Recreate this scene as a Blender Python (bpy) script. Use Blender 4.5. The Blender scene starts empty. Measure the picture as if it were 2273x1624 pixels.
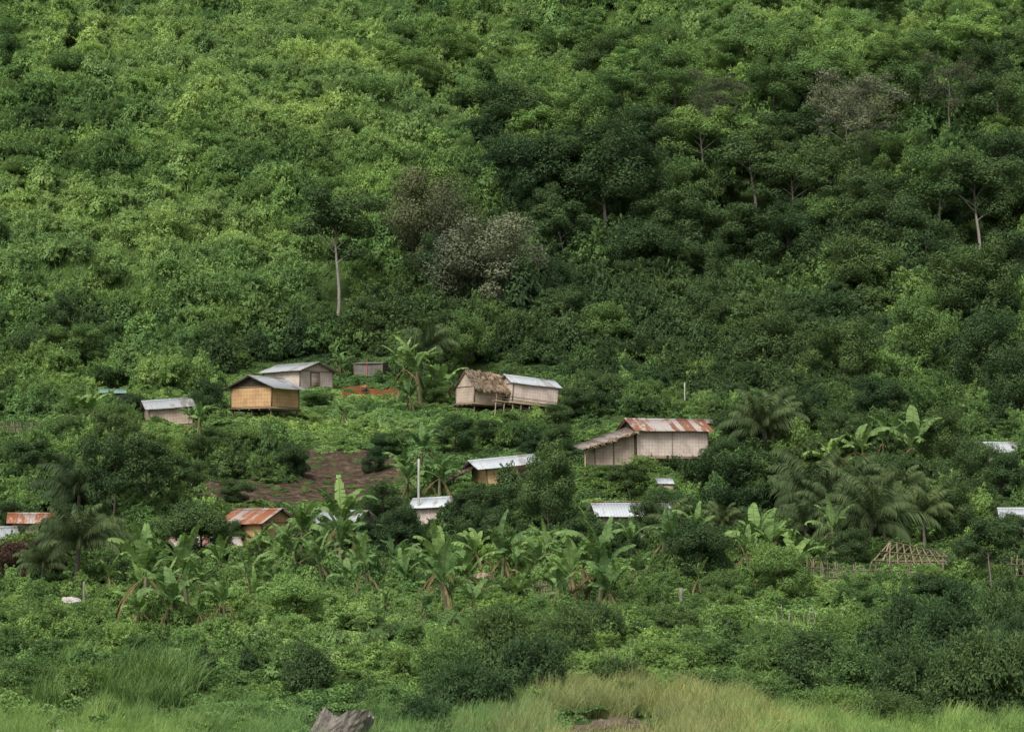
import bpy, math, numpy as np, random
from mathutils import Vector, Matrix, Quaternion
rs = np.random.RandomState(7); random.seed(7)
scene = bpy.context.scene
COL = scene.collection
# ------------------------------------------------------------------ camera
FOC = 5126.0; PITCH = math.radians(4.0)
cp, sp = math.cos(PITCH), math.sin(PITCH)
cam_d = bpy.data.cameras.new("camera"); cam = bpy.data.objects.new("camera", cam_d); COL.objects.link(cam)
cam_d.sensor_width = 36; cam_d.lens = 18/math.tan(math.radians(12.5)); cam_d.clip_start = 0.5; cam_d.clip_end = 3000
cam.location = (0, 0, 0); cam.rotation_euler = (math.radians(90)+PITCH, 0, 0); scene.camera = cam
# ------------------------------------------------------------------ light
w = bpy.data.worlds.new("World"); scene.world = w; w.use_nodes = True
wn = w.node_tree.nodes; wl = w.node_tree.links
sky = wn.new("ShaderNodeTexSky"); sky.sky_type = 'NISHITA'; sky.sun_disc = False
sky.sun_elevation = math.radians(50); sky.sun_rotation = math.radians(205)
sky.air_density = 1.0; sky.dust_density = 4.0; sky.ozone_density = 1.0
hs = wn.new("ShaderNodeHueSaturation"); hs.inputs['Saturation'].default_value = 0.3
wl.new(sky.outputs[0], hs.inputs['Color']); wl.new(hs.outputs[0], wn["Background"].inputs[0])
wn["Background"].inputs[1].default_value = 0.15
sd = bpy.data.lights.new("sun", 'SUN'); so = bpy.data.objects.new("sun", sd); COL.objects.link(so)
sd.energy = 3.1; sd.angle = math.radians(24); sd.color = (1.0, 0.97, 0.90)
az = math.radians(205); el = math.radians(50)
sv = Vector((math.sin(az)*math.cos(el), math.cos(az)*math.cos(el), math.sin(el)))
so.rotation_euler = sv.to_track_quat('Z', 'Y').to_euler()
scene.view_settings.view_transform = 'Standard'; scene.view_settings.look = 'None'; scene.view_settings.exposure = 0

# ------------------------------------------------------------------ terrain function
KY = np.array([-60, 0, 20, 45, 60, 75, 95, 115, 130, 145, 160, 172, 185, 200, 212, 225, 260, 300, 330, 400, 520, 700.])
KZ = np.array([-1.9, -2.2, -4, -5.6, -5.45, -4.9, -4.3, -3.0, -1.2, 1.3, 4.1, 7.1, 9.6, 11.6, 14.8, 20, 38.5, 60.5, 77.5, 118, 180, 230.])
yy = np.arange(-60, 701, 1.0); zz = np.interp(yy, KY, KZ)
ker = np.exp(-np.linspace(-2, 2, 13)**2); ker /= ker.sum()
zs = np.convolve(np.pad(zz, 6, mode='edge'), ker, mode='valid')
def H0(x, y):
    x = np.asarray(x, float); y = np.asarray(y, float)
    z = np.interp(y, yy, zs)
    up = np.clip((y-205)/50, 0, 1)
    z = z + up*(2.2*np.sin(x*0.055+y*0.035+1.0)+1.4*np.sin(x*0.11-y*0.05+0.4)+0.9*np.sin(x*0.21+y*0.13))
    md = np.clip((y-60)/40, 0, 1)
    z = z + md*(0.25*np.sin(x*0.23+0.5)+0.2*np.sin(x*0.13+y*0.21)+0.12*np.sin(x*0.42+y*0.3)+.10*np.sin(x*.75-y*.2+1))
    z = z + 0.08*np.sin(x*0.9+y*0.3)*np.sin(y*0.7)
    return z
PADS = []
def H(x, y):
    z = H0(x, y)
    for (a, b, c, r) in PADS:
        d = np.sqrt((np.asarray(x)-a)**2+(np.asarray(y)-b)**2)
        k = np.clip((r*1.6-d)/(r*0.6), 0, 1); k = k*k*(3-2*k)
        z = z*(1-k)+c*k
    return z
YS = np.arange(42, 520, 0.25)
def hit(px, py, f=H0):
    dx = (px-1136.5)/FOC; dz = (812-py)/FOC
    ry = cp-dz*sp; rz = sp+dz*cp
    zr = YS*rz/ry; xr = YS*dx/ry
    h = f(xr, YS); i = int(np.argmax(h >= zr))
    if h[i] < zr[i]: i = len(YS)-1
    return float(xr[i]), float(YS[i]), float(h[i])
def proj(x, y, z):
    d = y*cp+z*sp
    return 1136.5+FOC*x/d, 812-FOC*(z*cp-y*sp)/d, FOC/d

# ------------------------------------------------------------------ node helpers
def newmat(name):
    m = bpy.data.materials.new(name); m.use_nodes = True
    nt = m.node_tree; b = nt.nodes["Principled BSDF"]
    return m, nt, b
def N(nt, t, **kw):
    n = nt.nodes.new(t)
    for k, v in kw.items():
        if k in n.inputs: n.inputs[k].default_value = v
        else: setattr(n, k, v)
    return n
def mixc(nt, fac, a, b, bt='MIX'):
    n = nt.nodes.new("ShaderNodeMix"); n.data_type = 'RGBA'; n.blend_type = bt
    for s, v in ((n.inputs[0], fac), (n.inputs[6], a), (n.inputs[7], b)):
        if isinstance(v, bpy.types.NodeSocket): nt.links.new(v, s)
        elif isinstance(v, (int, float)): s.default_value = v
        else: s.default_value = (v[0], v[1], v[2], 1)
    return n.outputs[2]
def ramp(nt, src, stops):
    r = nt.nodes.new("ShaderNodeValToRGB"); nt.links.new(src, r.inputs[0])
    e = r.color_ramp.elements
    while len(e) < len(stops): e.new(0.5)
    for i, (p, c) in enumerate(stops):
        e[i].position = p; e[i].color = (c[0], c[1], c[2], 1)
    return r.outputs[0]
def g(v): return (v, v, v)

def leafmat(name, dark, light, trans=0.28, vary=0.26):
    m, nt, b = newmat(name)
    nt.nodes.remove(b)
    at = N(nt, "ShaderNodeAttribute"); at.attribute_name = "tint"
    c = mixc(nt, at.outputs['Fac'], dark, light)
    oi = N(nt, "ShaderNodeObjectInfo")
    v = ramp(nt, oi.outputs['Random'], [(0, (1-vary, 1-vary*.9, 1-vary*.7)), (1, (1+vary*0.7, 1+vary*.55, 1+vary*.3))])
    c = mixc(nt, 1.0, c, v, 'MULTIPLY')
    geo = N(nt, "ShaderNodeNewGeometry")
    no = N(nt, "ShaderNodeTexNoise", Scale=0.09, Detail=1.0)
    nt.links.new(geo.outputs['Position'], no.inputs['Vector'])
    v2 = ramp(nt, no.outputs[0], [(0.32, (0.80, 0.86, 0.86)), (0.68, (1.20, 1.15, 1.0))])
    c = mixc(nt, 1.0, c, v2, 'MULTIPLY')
    df = N(nt, "ShaderNodeBsdfDiffuse"); nt.links.new(c, df.inputs['Color'])
    tr = N(nt, "ShaderNodeBsdfTranslucent"); c2 = mixc(nt, 1.0, c, (1.08, 1.15, 0.75), 'MULTIPLY')
    nt.links.new(c2, tr.inputs['Color'])
    mx = N(nt, "ShaderNodeMixShader"); mx.inputs[0].default_value = trans
    nt.links.new(df.outputs[0], mx.inputs[1]); nt.links.new(tr.outputs[0], mx.inputs[2])
    nt.links.new(mx.outputs[0], nt.nodes["Material Output"].inputs[0])
    return m
TONES = [
 leafmat("foliage_deep", (0.048, 0.084, 0.040), (0.112, 0.176, 0.076)),
 leafmat("foliage_mid", (0.080, 0.142, 0.054), (0.186, 0.290, 0.104)),
 leafmat("foliage_fresh", (0.134, 0.230, 0.076), (0.268, 0.410, 0.148)),
 leafmat("foliage_yellowgreen", (0.202, 0.310, 0.104), (0.355, 0.490, 0.196)),
]
M_GREY = leafmat("foliage_greygreen", (0.120, 0.138, 0.084), (0.255, 0.275, 0.188), 0.15, .08)
M_GREY2 = leafmat("foliage_duskygreen", (0.072, 0.090, 0.050), (0.155, 0.174, 0.100), 0.15, .08)
M_BAN = leafmat("banana_leaf", (0.080, 0.150, 0.052), (0.240, 0.355, 0.140), 0.35)
M_PALM = leafmat("palm_leaf", (0.052, 0.082, 0.038), (0.140, 0.185, 0.088), 0.2)
M_DRYG = leafmat("dry_grass", (0.240, 0.268, 0.100), (0.460, 0.465, 0.225), 0.3)
M_DRY = leafmat("dead_leaf", (0.12, 0.09, 0.05), (0.28, 0.21, 0.12), 0.2)
M_RED = leafmat("red_foliage", (0.055, 0.040, 0.034), (0.13, 0.075, 0.062), 0.2)

def solid(name, c1, c2, scale=4.0, rough=0.85, bump=0.3, metal=0.0, stretch=(1, 1, 1), detail=6.0, coord='Object'):
    m, nt, b = newmat(name)
    tc = N(nt, "ShaderNodeTexCoord"); mp = N(nt, "ShaderNodeMapping"); mp.inputs['Scale'].default_value = stretch
    nt.links.new(tc.outputs[coord], mp.inputs[0])
    no = N(nt, "ShaderNodeTexNoise", Scale=scale, Detail=detail, Roughness=0.65); nt.links.new(mp.outputs[0], no.inputs['Vector'])
    c = ramp(nt, no.outputs[0], [(0.3, c1), (0.7, c2)])
    nt.links.new(c, b.inputs['Base Color']); b.inputs['Roughness'].default_value = rough; b.inputs['Metallic'].default_value = metal
    bp = N(nt, "ShaderNodeBump", Strength=bump, Distance=0.05); nt.links.new(no.outputs[0], bp.inputs['Height'])
    nt.links.new(bp.outputs[0], b.inputs['Normal'])
    return m
M_BARK = solid("pale_bark", (0.14, 0.128, 0.105), (0.31, 0.285, 0.245), 5, stretch=(1, 1, .25))
M_BARKD = solid("dark_bark", (0.035, 0.028, 0.02), (0.10, 0.085, 0.06), 5, stretch=(1, 1, .25))
M_BARKM = solid("grey_bark", (0.08, 0.07, 0.056), (0.19, 0.17, 0.14), 5, stretch=(1, 1, .25))
M_STEM = solid("banana_stem", (0.08, 0.08, 0.04), (0.20, 0.20, 0.10), 4, stretch=(1, 1, .3))
M_WOOD = solid("weathered_wood", (0.07, 0.05, 0.035), (0.20, 0.15, 0.11), 6, stretch=(1, 1, .3))
M_BAMB = solid("bamboo_pole", (0.20, 0.145, 0.09), (0.36, 0.28, 0.18), 6)
M_CONC = solid("concrete_pole", (0.34, 0.33, 0.31), (0.45, 0.44, 0.41), 3)
M_LOG = solid("driftwood", (0.055, 0.046, 0.038), (0.28, 0.25, 0.215), 2.6, bump=1.0, stretch=(3, 3, .8))
M_EARTH = solid("earth_bank", (0.035, 0.026, 0.017), (0.16, 0.115, 0.078), 3.5, bump=1.0)
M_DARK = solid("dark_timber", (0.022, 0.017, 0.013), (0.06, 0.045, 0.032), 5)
M_YEL = solid("yellow_bamboo", (0.38, 0.20, 0.03), (0.55, 0.32, 0.05), 5)
M_TARP = solid("pale_sack", (0.36, 0.32, 0.30), (0.54, 0.49, 0.46), 3)

def woven(name, c1, c2, stain, cell=0.16):
    m, nt, b = newmat(name)
    tc = N(nt, "ShaderNodeTexCoord")
    mp = N(nt, "ShaderNodeMapping"); nt.links.new(tc.outputs['Object'], mp.inputs[0])
    sep = N(nt, "ShaderNodeSeparateXYZ"); nt.links.new(mp.outputs[0], sep.inputs[0])
    ad = N(nt, "ShaderNodeMath", operation='ADD'); nt.links.new(sep.outputs[0], ad.inputs[0]); nt.links.new(sep.outputs[1], ad.inputs[1])
    cb = N(nt, "ShaderNodeCombineXYZ"); nt.links.new(ad.outputs[0], cb.inputs[0]); nt.links.new(sep.outputs[2], cb.inputs[1])
    r = N(nt, "ShaderNodeMapping"); r.inputs['Rotation'].default_value = (0, 0, math.radians(45)); nt.links.new(cb.outputs[0], r.inputs[0])
    ck = N(nt, "ShaderNodeTexChecker", Scale=1.0/cell); nt.links.new(r.outputs[0], ck.inputs['Vector'])
    n0 = N(nt, "ShaderNodeTexNoise", Scale=9.0, Detail=4.0); nt.links.new(tc.outputs['Object'], n0.inputs['Vector'])
    f = N(nt, "ShaderNodeMath", operation='MULTIPLY_ADD'); nt.links.new(ck.outputs[1], f.inputs[0]); f.inputs[1].default_value = 0.35; nt.links.new(n0.outputs[0], f.inputs[2])
    fm = N(nt, "ShaderNodeMath", operation='SUBTRACT'); nt.links.new(f.outputs[0], fm.inputs[0]); fm.inputs[1].default_value = 0.05; fm.use_clamp = True
    c = mixc(nt, fm.outputs[0], c1, c2)
    n1 = N(nt, "ShaderNodeTexNoise", Scale=1.3, Detail=5.0); nt.links.new(tc.outputs['Object'], n1.inputs['Vector'])
    s = ramp(nt, n1.outputs[0], [(0.45, g(0)), (0.75, g(0.7))])
    c = mixc(nt, s, c, stain)
    nt.links.new(c, b.inputs['Base Color']); b.inputs['Roughness'].default_value = 0.85
    bp = N(nt, "ShaderNodeBump", Strength=0.4, Distance=0.02); nt.links.new(ck.outputs[1], bp.inputs['Height']); nt.links.new(bp.outputs[0], b.inputs['Normal'])
    return m
W_PINK = woven("woven_bamboo_pale", (0.40, 0.315, 0.265), (0.66, 0.56, 0.495), (0.31, 0.235, 0.185))
W_ORNG = woven("woven_bamboo_orange", (0.36, 0.20, 0.09), (0.59, 0.38, 0.185), (0.28, 0.16, 0.08), 0.2)
W_YEL = woven("woven_bamboo_yellow", (0.46, 0.29, 0.13), (0.70, 0.49, 0.25), (0.36, 0.22, 0.10), 0.2)
W_TAN = woven("woven_bamboo_tan", (0.33, 0.25, 0.19), (0.55, 0.44, 0.35), (0.22, 0.16, 0.12))
W_GREY = woven("woven_bamboo_grey", (0.09, 0.08, 0.068), (0.20, 0.18, 0.155), (0.06, 0.052, 0.043))

def sheetmat(name, base, base2, rust, amount):
    m, nt, b = newmat(name)
    tc = N(nt, "ShaderNodeTexCoord"); sep = N(nt, "ShaderNodeSeparateXYZ"); nt.links.new(tc.outputs['Object'], sep.inputs[0])
    d = N(nt, "ShaderNodeMath", operation='DIVIDE'); nt.links.new(sep.outputs[0], d.inputs[0]); d.inputs[1].default_value = 0.42
    fl = N(nt, "ShaderNodeMath", operation='FLOOR'); nt.links.new(d.outputs[0], fl.inputs[0])
    wn_ = N(nt, "ShaderNodeTexWhiteNoise"); wn_.noise_dimensions = '1D'; nt.links.new(fl.outputs[0], wn_.inputs['W'])
    c = mixc(nt, wn_.outputs[0], base, base2)
    mp = N(nt, "ShaderNodeMapping"); mp.inputs['Scale'].default_value = (1.5, 0.5, 1); nt.links.new(tc.outputs['Object'], mp.inputs[0])
    no = N(nt, "ShaderNodeTexNoise", Scale=2.2, Detail=7.0, Roughness=0.7); nt.links.new(mp.outputs[0], no.inputs['Vector'])
    a = N(nt, "ShaderNodeMath", operation='MULTIPLY_ADD'); nt.links.new(wn_.outputs[0], a.inputs[0]); a.inputs[1].default_value = 0.3; nt.links.new(no.outputs[0], a.inputs[2])
    f = ramp(nt, a.outputs[0], [(1.0-amount*0.75, g(0)), (min(1, 1.12-amount*0.75), g(1))])
    c = mixc(nt, f, c, rust)
    nt.links.new(c, b.inputs['Base Color']); b.inputs['Roughness'].default_value = 0.6; b.inputs['Metallic'].default_value = 0.1
    return m
R_WHITE = sheetmat("pale_metal_sheet", (0.42, 0.45, 0.47), (0.52, 0.545, 0.56), (0.27, 0.255, 0.24), 0.46)
R_GREY = sheetmat("grey_metal_sheet", (0.31, 0.325, 0.335), (0.38, 0.395, 0.40), (0.20, 0.18, 0.165), 0.45)
R_RUST = sheetmat("rusty_metal_sheet", (0.38, 0.335, 0.305), (0.47, 0.425, 0.395), (0.22, 0.090, 0.045), 0.57)
R_RUST2 = sheetmat("very_rusty_metal_sheet", (0.34, 0.29, 0.26), (0.40, 0.35, 0.32), (0.27, 0.095, 0.038), 0.68)
R_BROWN = sheetmat("brown_stained_sheet", (0.24, 0.205, 0.18), (0.32, 0.28, 0.25), (0.15, 0.105, 0.08), 0.55)
R_GREEN = sheetmat("green_metal_sheet", (0.14, 0.24, 0.20), (0.20, 0.30, 0.26), (0.12, 0.14, 0.12), 0.35)
M_THATCH = leafmat("thatch_straw", (0.095, 0.070, 0.052), (0.39, 0.30, 0.23), 0.05, 0.1)

# ------------------------------------------------------------------ mesh helpers
def qmesh(name, V, F, mats, tint=None, midx=None, smooth=False):
    V = np.asarray(V, np.float32); F = np.asarray(F, np.int32)
    me = bpy.data.meshes.new(name)
    me.vertices.add(len(V)); me.vertices.foreach_set("co", V.ravel())
    me.loops.add(F.size); me.loops.foreach_set("vertex_index", F.ravel())
    me.polygons.add(len(F)); me.polygons.foreach_set("loop_start", np.arange(0, F.size, 4, dtype=np.int32))
    me.polygons.foreach_set("loop_total", np.full(len(F), 4, dtype=np.int32))
    for m in mats: me.materials.append(m)
    if midx is not None: me.polygons.foreach_set("material_index", np.asarray(midx, np.int32))
    if smooth: me.polygons.foreach_set("use_smooth", np.ones(len(F), bool))
    me.update(calc_edges=True)
    if tint is not None:
        a = me.attributes.new("tint", 'FLOAT', 'POINT'); a.data.foreach_set("value", np.asarray(tint, np.float32))
    return me
class QB:
    def __init__(s): s.V = []; s.F = []; s.T = []; s.n = 0
    def add(s, V, F, T=None):
        V = np.asarray(V, float); F = np.asarray(F, int)
        s.V.append(V); s.F.append(F+s.n); s.n += len(V)
        s.T.append(np.full(len(V), 0.5) if T is None else np.asarray(T, float))
    def mesh(s, name, mats, smooth=False):
        return qmesh(name, np.vstack(s.V), np.vstack(s.F), mats, np.concatenate(s.T), smooth=smooth)
    def box(s, c, d, R=None):
        c = np.array(c, float); d = np.array(d, float)/2
        v = np.array([[-1,-1,-1],[1,-1,-1],[1,1,-1],[-1,1,-1],[-1,-1,1],[1,-1,1],[1,1,1],[-1,1,1]])*d
        if R is not None: v = v @ np.array(R).T
        s.add(v+c, [[0,3,2,1],[4,5,6,7],[0,1,5,4],[1,2,6,5],[2,3,7,6],[3,0,4,7]])
    def beam(s, a, b, r, sides=6, r2=None):
        V, F = tube([a, b], [r, r if r2 is None else r2], sides, cap=True); s.add(V, F)
def tube(P, R, sides=6, cap=False):
    P = np.asarray(P, float); n = len(P); V = []; F = []
    for i in range(n):
        t = P[min(i+1, n-1)]-P[max(i-1, 0)]; t = t/(np.linalg.norm(t)+1e-9)
        u = np.cross(t, [0.13, 0.97, 0.2]) if abs(t[1]) < 0.9 else np.cross(t, [1, 0, 0.1])
        u /= np.linalg.norm(u); v = np.cross(t, u)
        a = np.linspace(0, 2*np.pi, sides, endpoint=False)
        V.append(P[i]+R[i]*(np.cos(a)[:, None]*u+np.sin(a)[:, None]*v))
    V = np.vstack(V)
    for i in range(n-1):
        for k in range(sides):
            F.append([i*sides+k, i*sides+(k+1) % sides, (i+1)*sides+(k+1) % sides, (i+1)*sides+k])
    if cap and sides % 2 == 0:
        for o in (0, (n-1)*sides):
            for k in range(1, sides//2):
                F.append([o+k-1, o+k, o+sides-1-k, o+sides-k])
    return V, np.array(F)
def unit(v): return v/(np.linalg.norm(v, axis=-1, keepdims=True)+1e-9)
def leaves(C, Nn, size, aspect, r):
    n = len(C); d = unit(np.cross(Nn, r.normal(size=(n, 3)))); w_ = np.cross(Nn, d)
    s = (size*(0.6+0.8*r.rand(n)))[:, None] if np.isscalar(size) else size[:, None]
    V = np.empty((n, 4, 3)); V[:, 0] = C-d*s*0.5; V[:, 1] = C+w_*s*aspect*0.5+Nn*s*0.12; V[:, 2] = C+d*s*0.5-Nn*s*0.1; V[:, 3] = C-w_*s*aspect*0.5+Nn*s*0.12
    F = np.arange(4*n).reshape(n, 4); T = np.repeat(np.clip(r.normal(0.45, 0.22, n), 0, 1), 4)
    return V.reshape(-1, 3), F, T
def sph(n, r): return unit(r.normal(size=(n, 3)))

def bush(seed, lobes=9, n=1700, size=0.17, aspect=0.5, flat=0.8, spread=0.6, feather=0.0, rl=(.26, .26)):
    r = np.random.RandomState(seed); qb = QB()
    cs = []
    for i in range(lobes):
        a = i*2.4+r.rand(); q = math.sqrt((i+.3*r.rand())/lobes)*spread
        cs.append((q*math.cos(a), q*math.sin(a), (0.15+0.8*r.rand()*(1-q*0.75))*flat, rl[0]+rl[1]*r.rand()))
    for i, (x, y, z, R) in enumerate(cs):
        m = int(n/lobes*(R/(rl[0]+rl[1]*.5))**2); d = sph(m, r); d[:, 2] = np.abs(d[:, 2])*1.0-0.35*r.rand(m)
        rad = R*(0.84+0.32*r.rand(m)**2)
        C = np.array([x, y, z])+d*rad[:, None]*[1, 1, 1.05]
        keep = C[:, 2] > -0.1; C = C[keep]; d = d[keep]
        nn = unit(d*1.0+np.array([0, 0, 0.2])+0.4*r.normal(size=C.shape))
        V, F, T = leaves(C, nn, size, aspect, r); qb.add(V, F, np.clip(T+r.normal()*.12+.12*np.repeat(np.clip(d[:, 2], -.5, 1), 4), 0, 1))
        if feather > 0:
            for k in range(int(10*feather)):
                dd = d[r.randint(len(d))]*[.8, .8, 0.6]+[0, 0, 1.0]; dd = dd/np.linalg.norm(dd)
                p0 = np.array([x, y, z])+dd*R*0.6; L = 0.3+0.45*r.rand()
                t = np.linspace(0, 1, 5); P = p0+np.outer(t*L, dd)+np.outer(t**2*L*0.5, [dd[0], dd[1], -0.7])
                for q in range(1, 5):
                    m2 = 9; C2 = P[q]+r.normal(size=(m2, 3))*0.045
                    V, F, T = leaves(C2, unit(r.normal(size=(m2, 3))*0.6+[0, -.1, 0.5]), size, aspect*0.6, r); qb.add(V, F, np.clip(T+.15, 0, 1))
    return qb
def blades(seed, n, h, wd, rad, arch=0.5, seg=3, seedhead=False):
    r = np.random.RandomState(seed); V = []; F = []; T = []; c = 0
    for i in range(n):
        a = r.rand()*6.283; q = rad*math.sqrt(r.rand()); p = np.array([q*math.cos(a), q*math.sin(a), -0.05])
        b = r.rand()*6.283; o = np.array([math.cos(b), math.sin(b), 0]); s_ = np.array([-math.sin(b+.6), math.cos(b+.6), 0])
        hh = h*(0.5+0.6*r.rand()); ar = arch*(0.3+r.rand()); tt = np.clip(r.normal(0.5, 0.25), 0, 1)
        for k in range(seg+1):
            t = k/seg; m = p+o*hh*ar*t*t+np.array([0, 0, hh*(t-0.35*ar*t*t)])
            ww = wd*(1-t*0.85)*(1.0 if not (seedhead and k == seg) else 2.5)
            V += [m-s_*ww, m+s_*ww]; T += [tt, tt]
            if k: F.append([c+2*k-2, c+2*k-1, c+2*k+1, c+2*k])
        c += 2*(seg+1)
    qb = QB(); qb.add(V, F, T); return qb
def cover(seed, n=900, rad=1.0, hh=0.28, size=0.15):
    r = np.random.RandomState(seed); a = r.rand(n)*6.283; q = np.sqrt(r.rand(n))*rad
    x = q*np.cos(a); y = q*np.sin(a); bump = 0.5+0.5*np.sin(x*4+seed)*np.cos(y*5+seed*2)
    z = hh*(0.15+bump*0.7+0.35*r.rand(n))*(1-0.6*(q/rad)**3)
    C = np.stack([x, y, z], 1); nn = unit(np.array([0, 0, 0.8])+0.55*r.normal(size=C.shape))
    qb = QB(); qb.add(*leaves(C, nn, size, 0.75, r)); return qb
def tree(seed, Ht=8.0, R=2.6, base=0.3, nl=11, dens=250, size=0.22, clump=0.85, tr=0.13, flat=1.0, top=0.9, asp=.6, shell=.72):
    r = np.random.RandomState(seed); tk = QB(); cr = QB()
    lean = r.normal(size=2)*0.3; k = 8; t = np.linspace(0, 1, k)
    P = np.stack([lean[0]*t+0.12*np.sin(t*6+seed), lean[1]*t+0.12*np.cos(t*5+seed)-0.12, t*Ht*0.86-0.4], 1)
    tk.add(*tube(P, tr*(1-0.75*t)+0.02, 7))
    ends = []
    for i in range(nl):
        h = base+(top-base)*((i+r.rand()*0.8)/nl); h = min(h, 0.86)
        p0 = np.array([np.interp(h*Ht-0.4, P[:, 2], P[:, j]) for j in range(3)])
        a = i*2.4+r.rand()*0.8; e = (h-base)/(1-base)
        env = R*(math.sin(math.pi*min(0.95, 0.28+0.62*e)))*(0.7+0.5*r.rand())
        rise = (0.45+0.8*e)*env*0.6+0.09*Ht*r.rand()
        dr = np.array([math.cos(a)*env, math.sin(a)*env, rise]); tt = np.linspace(0, 1, 5)
        L = p0+np.outer(tt, dr)+np.outer(np.sin(tt*3.14), [0, 0, 0.18])+r.normal(size=(5, 3))*0.06*tt[:, None]
        tk.add(*tube(L, 0.4*tr*(1-0.8*tt)*(1-0.4*e)+0.01, 5))
        ends.append(L[4]); ends.append(L[3]+r.normal(size=3)*0.35)
        for q in range(2):
            s0 = L[2+q % 2]; d2 = dr*0.35+r.normal(size=3)*[0.7, 0.7, 0.6]*R*0.25; L2 = s0+np.outer(np.linspace(0, 1, 3), d2)
            tk.add(*tube(L2, [0.03, 0.02, 0.01], 4)); ends.append(L2[2])
    ends.append(P[-1]+[0, 0, 0.5]); ends.append(P[-1]+[0.3, 0, 0.2])
    for c in ends:
        cr_ = clump*(0.6+0.75*r.rand()); mm = int(dens*(cr_/clump)**2)
        d = sph(mm, r); d[:, 2] = np.where(d[:, 2] < 0, d[:, 2]*.75, d[:, 2]); rad = cr_*(shell+(1.12-shell)*r.rand(mm))
        C = c+d*rad[:, None]*[1, 1, flat]; nn = unit(np.array([0, 0, 0.15])+d*0.95+0.4*r.normal(size=C.shape))
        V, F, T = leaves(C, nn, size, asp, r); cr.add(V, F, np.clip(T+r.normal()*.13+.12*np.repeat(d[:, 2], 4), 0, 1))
    return tk, cr
def banana(seed):
    r = np.random.RandomState(seed); st = QB(); cr = QB(); dry = QB(); hs_ = 1.1+1.2*r.rand(); t = np.linspace(0, 1, 6); ln = r.normal(size=2)*0.2
    P = np.stack([ln[0]*t, ln[1]*t, t*hs_-0.3], 1); st.add(*tube(P, 0.12-0.05*t, 8))
    nl = 6+r.randint(5)
    for i in range(nl+3):
        isdry = i >= nl
        a = i*2.4+r.rand()*1.3; L = 1.1+1.2*r.rand(); W = 0.23+0.10*r.rand()
        up = (1.55-0.75*(i/nl)+0.3*r.normal()*.5) if not isdry else -0.5
        dro = 0.03+0.09*r.rand()+.04*i/nl
        p = P[-1].copy(); el_ = up; K = 13; pts = [p.copy()]
        for k in range(K):
            p = p+np.array([math.cos(a)*math.cos(el_), math.sin(a)*math.cos(el_), math.sin(el_)])*L/K; pts.append(p.copy()); el_ -= (dro if not isdry else 0.09)*(0.3+1.5*k/K)+0.01
        pts = np.array(pts); side = np.array([-math.sin(a), math.cos(a), 0]); q = dry if isdry else cr
        q.add(*tube(pts, np.linspace(0.03, 0.006, K+1), 4)); tl = r.normal()*.22
        for sgn in (-1, 1):
            dr_ = -0.15+0.4*r.rand(); dd = 0
            for k in range(2, K):
                t0 = (k-1.5)/(K-1); t1 = (k-0.5)/(K-1)
                w0 = W*math.sin(math.pi*min(1, t0**0.8))**0.55*(0.85+.3*r.rand()); w1 = W*math.sin(math.pi*min(0.985, t1**0.8))**0.55
                if r.rand() < 0.4: dd = r.rand()*0.8
                if isdry: w0 *= 0.4; w1 *= 0.4; dd = 1
                fw = unit(pts[k+1]-pts[k])*0.1
                gap = 0.7 if r.rand() < 0.5 else 1.0
                e0 = pts[k]+sgn*side*w0*(1-dd*0.3)+fw+[0, 0, -w0*(dr_+dd)]; e1 = pts[k]+(pts[k+1]-pts[k])*gap+sgn*side*w1*(1-dd*0.3)+fw+[0, 0, -w1*(dr_+dd)]
                tt = np.clip(r.normal(0.5, 0.22)+tl, 0, 1)
                q.add([pts[k], pts[k+1], e1, e0], [[0, 1, 2, 3]], [tt]*4)
    return st, cr, dry
def palm(seed, ht=3.5, nf=24, FL=2.9):
    r = np.random.RandomState(seed); st = QB(); cr = QB(); t = np.linspace(0, 1, 9)
    P = np.stack([0.3*t**2, 0.1*np.sin(t*3), t*ht-0.3], 1); R = 0.15-0.05*t+0.012*np.sin(t*60); st.add(*tube(P, R, 8))
    for i in range(nf):
        a = i*2.4+r.rand()*.4; el_ = 1.5-1.3*(i/nf)+0.2*r.rand(); p = P[-1].copy(); K = 12; pts = [p.copy()]; L = FL*(0.75+.4*r.rand())
        for k in range(K):
            p = p+np.array([math.cos(a)*math.cos(el_), math.sin(a)*math.cos(el_), math.sin(el_)])*L/K; pts.append(p.copy()); el_ -= 0.07+0.15*k/K
        pts = np.array(pts); cr.add(*tube(pts, np.linspace(0.03, 0.008, K+1), 4)); side = np.array([-math.sin(a), math.cos(a), 0])
        for k in range(2, K+1):
            for sub in (0, .25, .5, .75):
                c = pts[k]+(pts[k-1]-pts[k])*sub; tf = k/K; ll = 0.62*math.sin(math.pi*min(.97, tf*0.9+0.08))+0.1; fw = unit(pts[k]-pts[k-1])
                for sgn in (-1, 1):
                    d = unit(sgn*side*0.6+fw*0.7+np.array([0, 0, -0.5-0.6*r.rand()])); e = c+d*ll+[0, 0, -0.18]
                    m = c+d*ll*0.5; wv = fw*0.035; tt = np.clip(r.normal(.5, .2), 0, 1)
                    cr.add([c, m-wv, e, m+wv], [[0, 1, 2, 3]], [tt]*4)
    return st, cr
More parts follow.
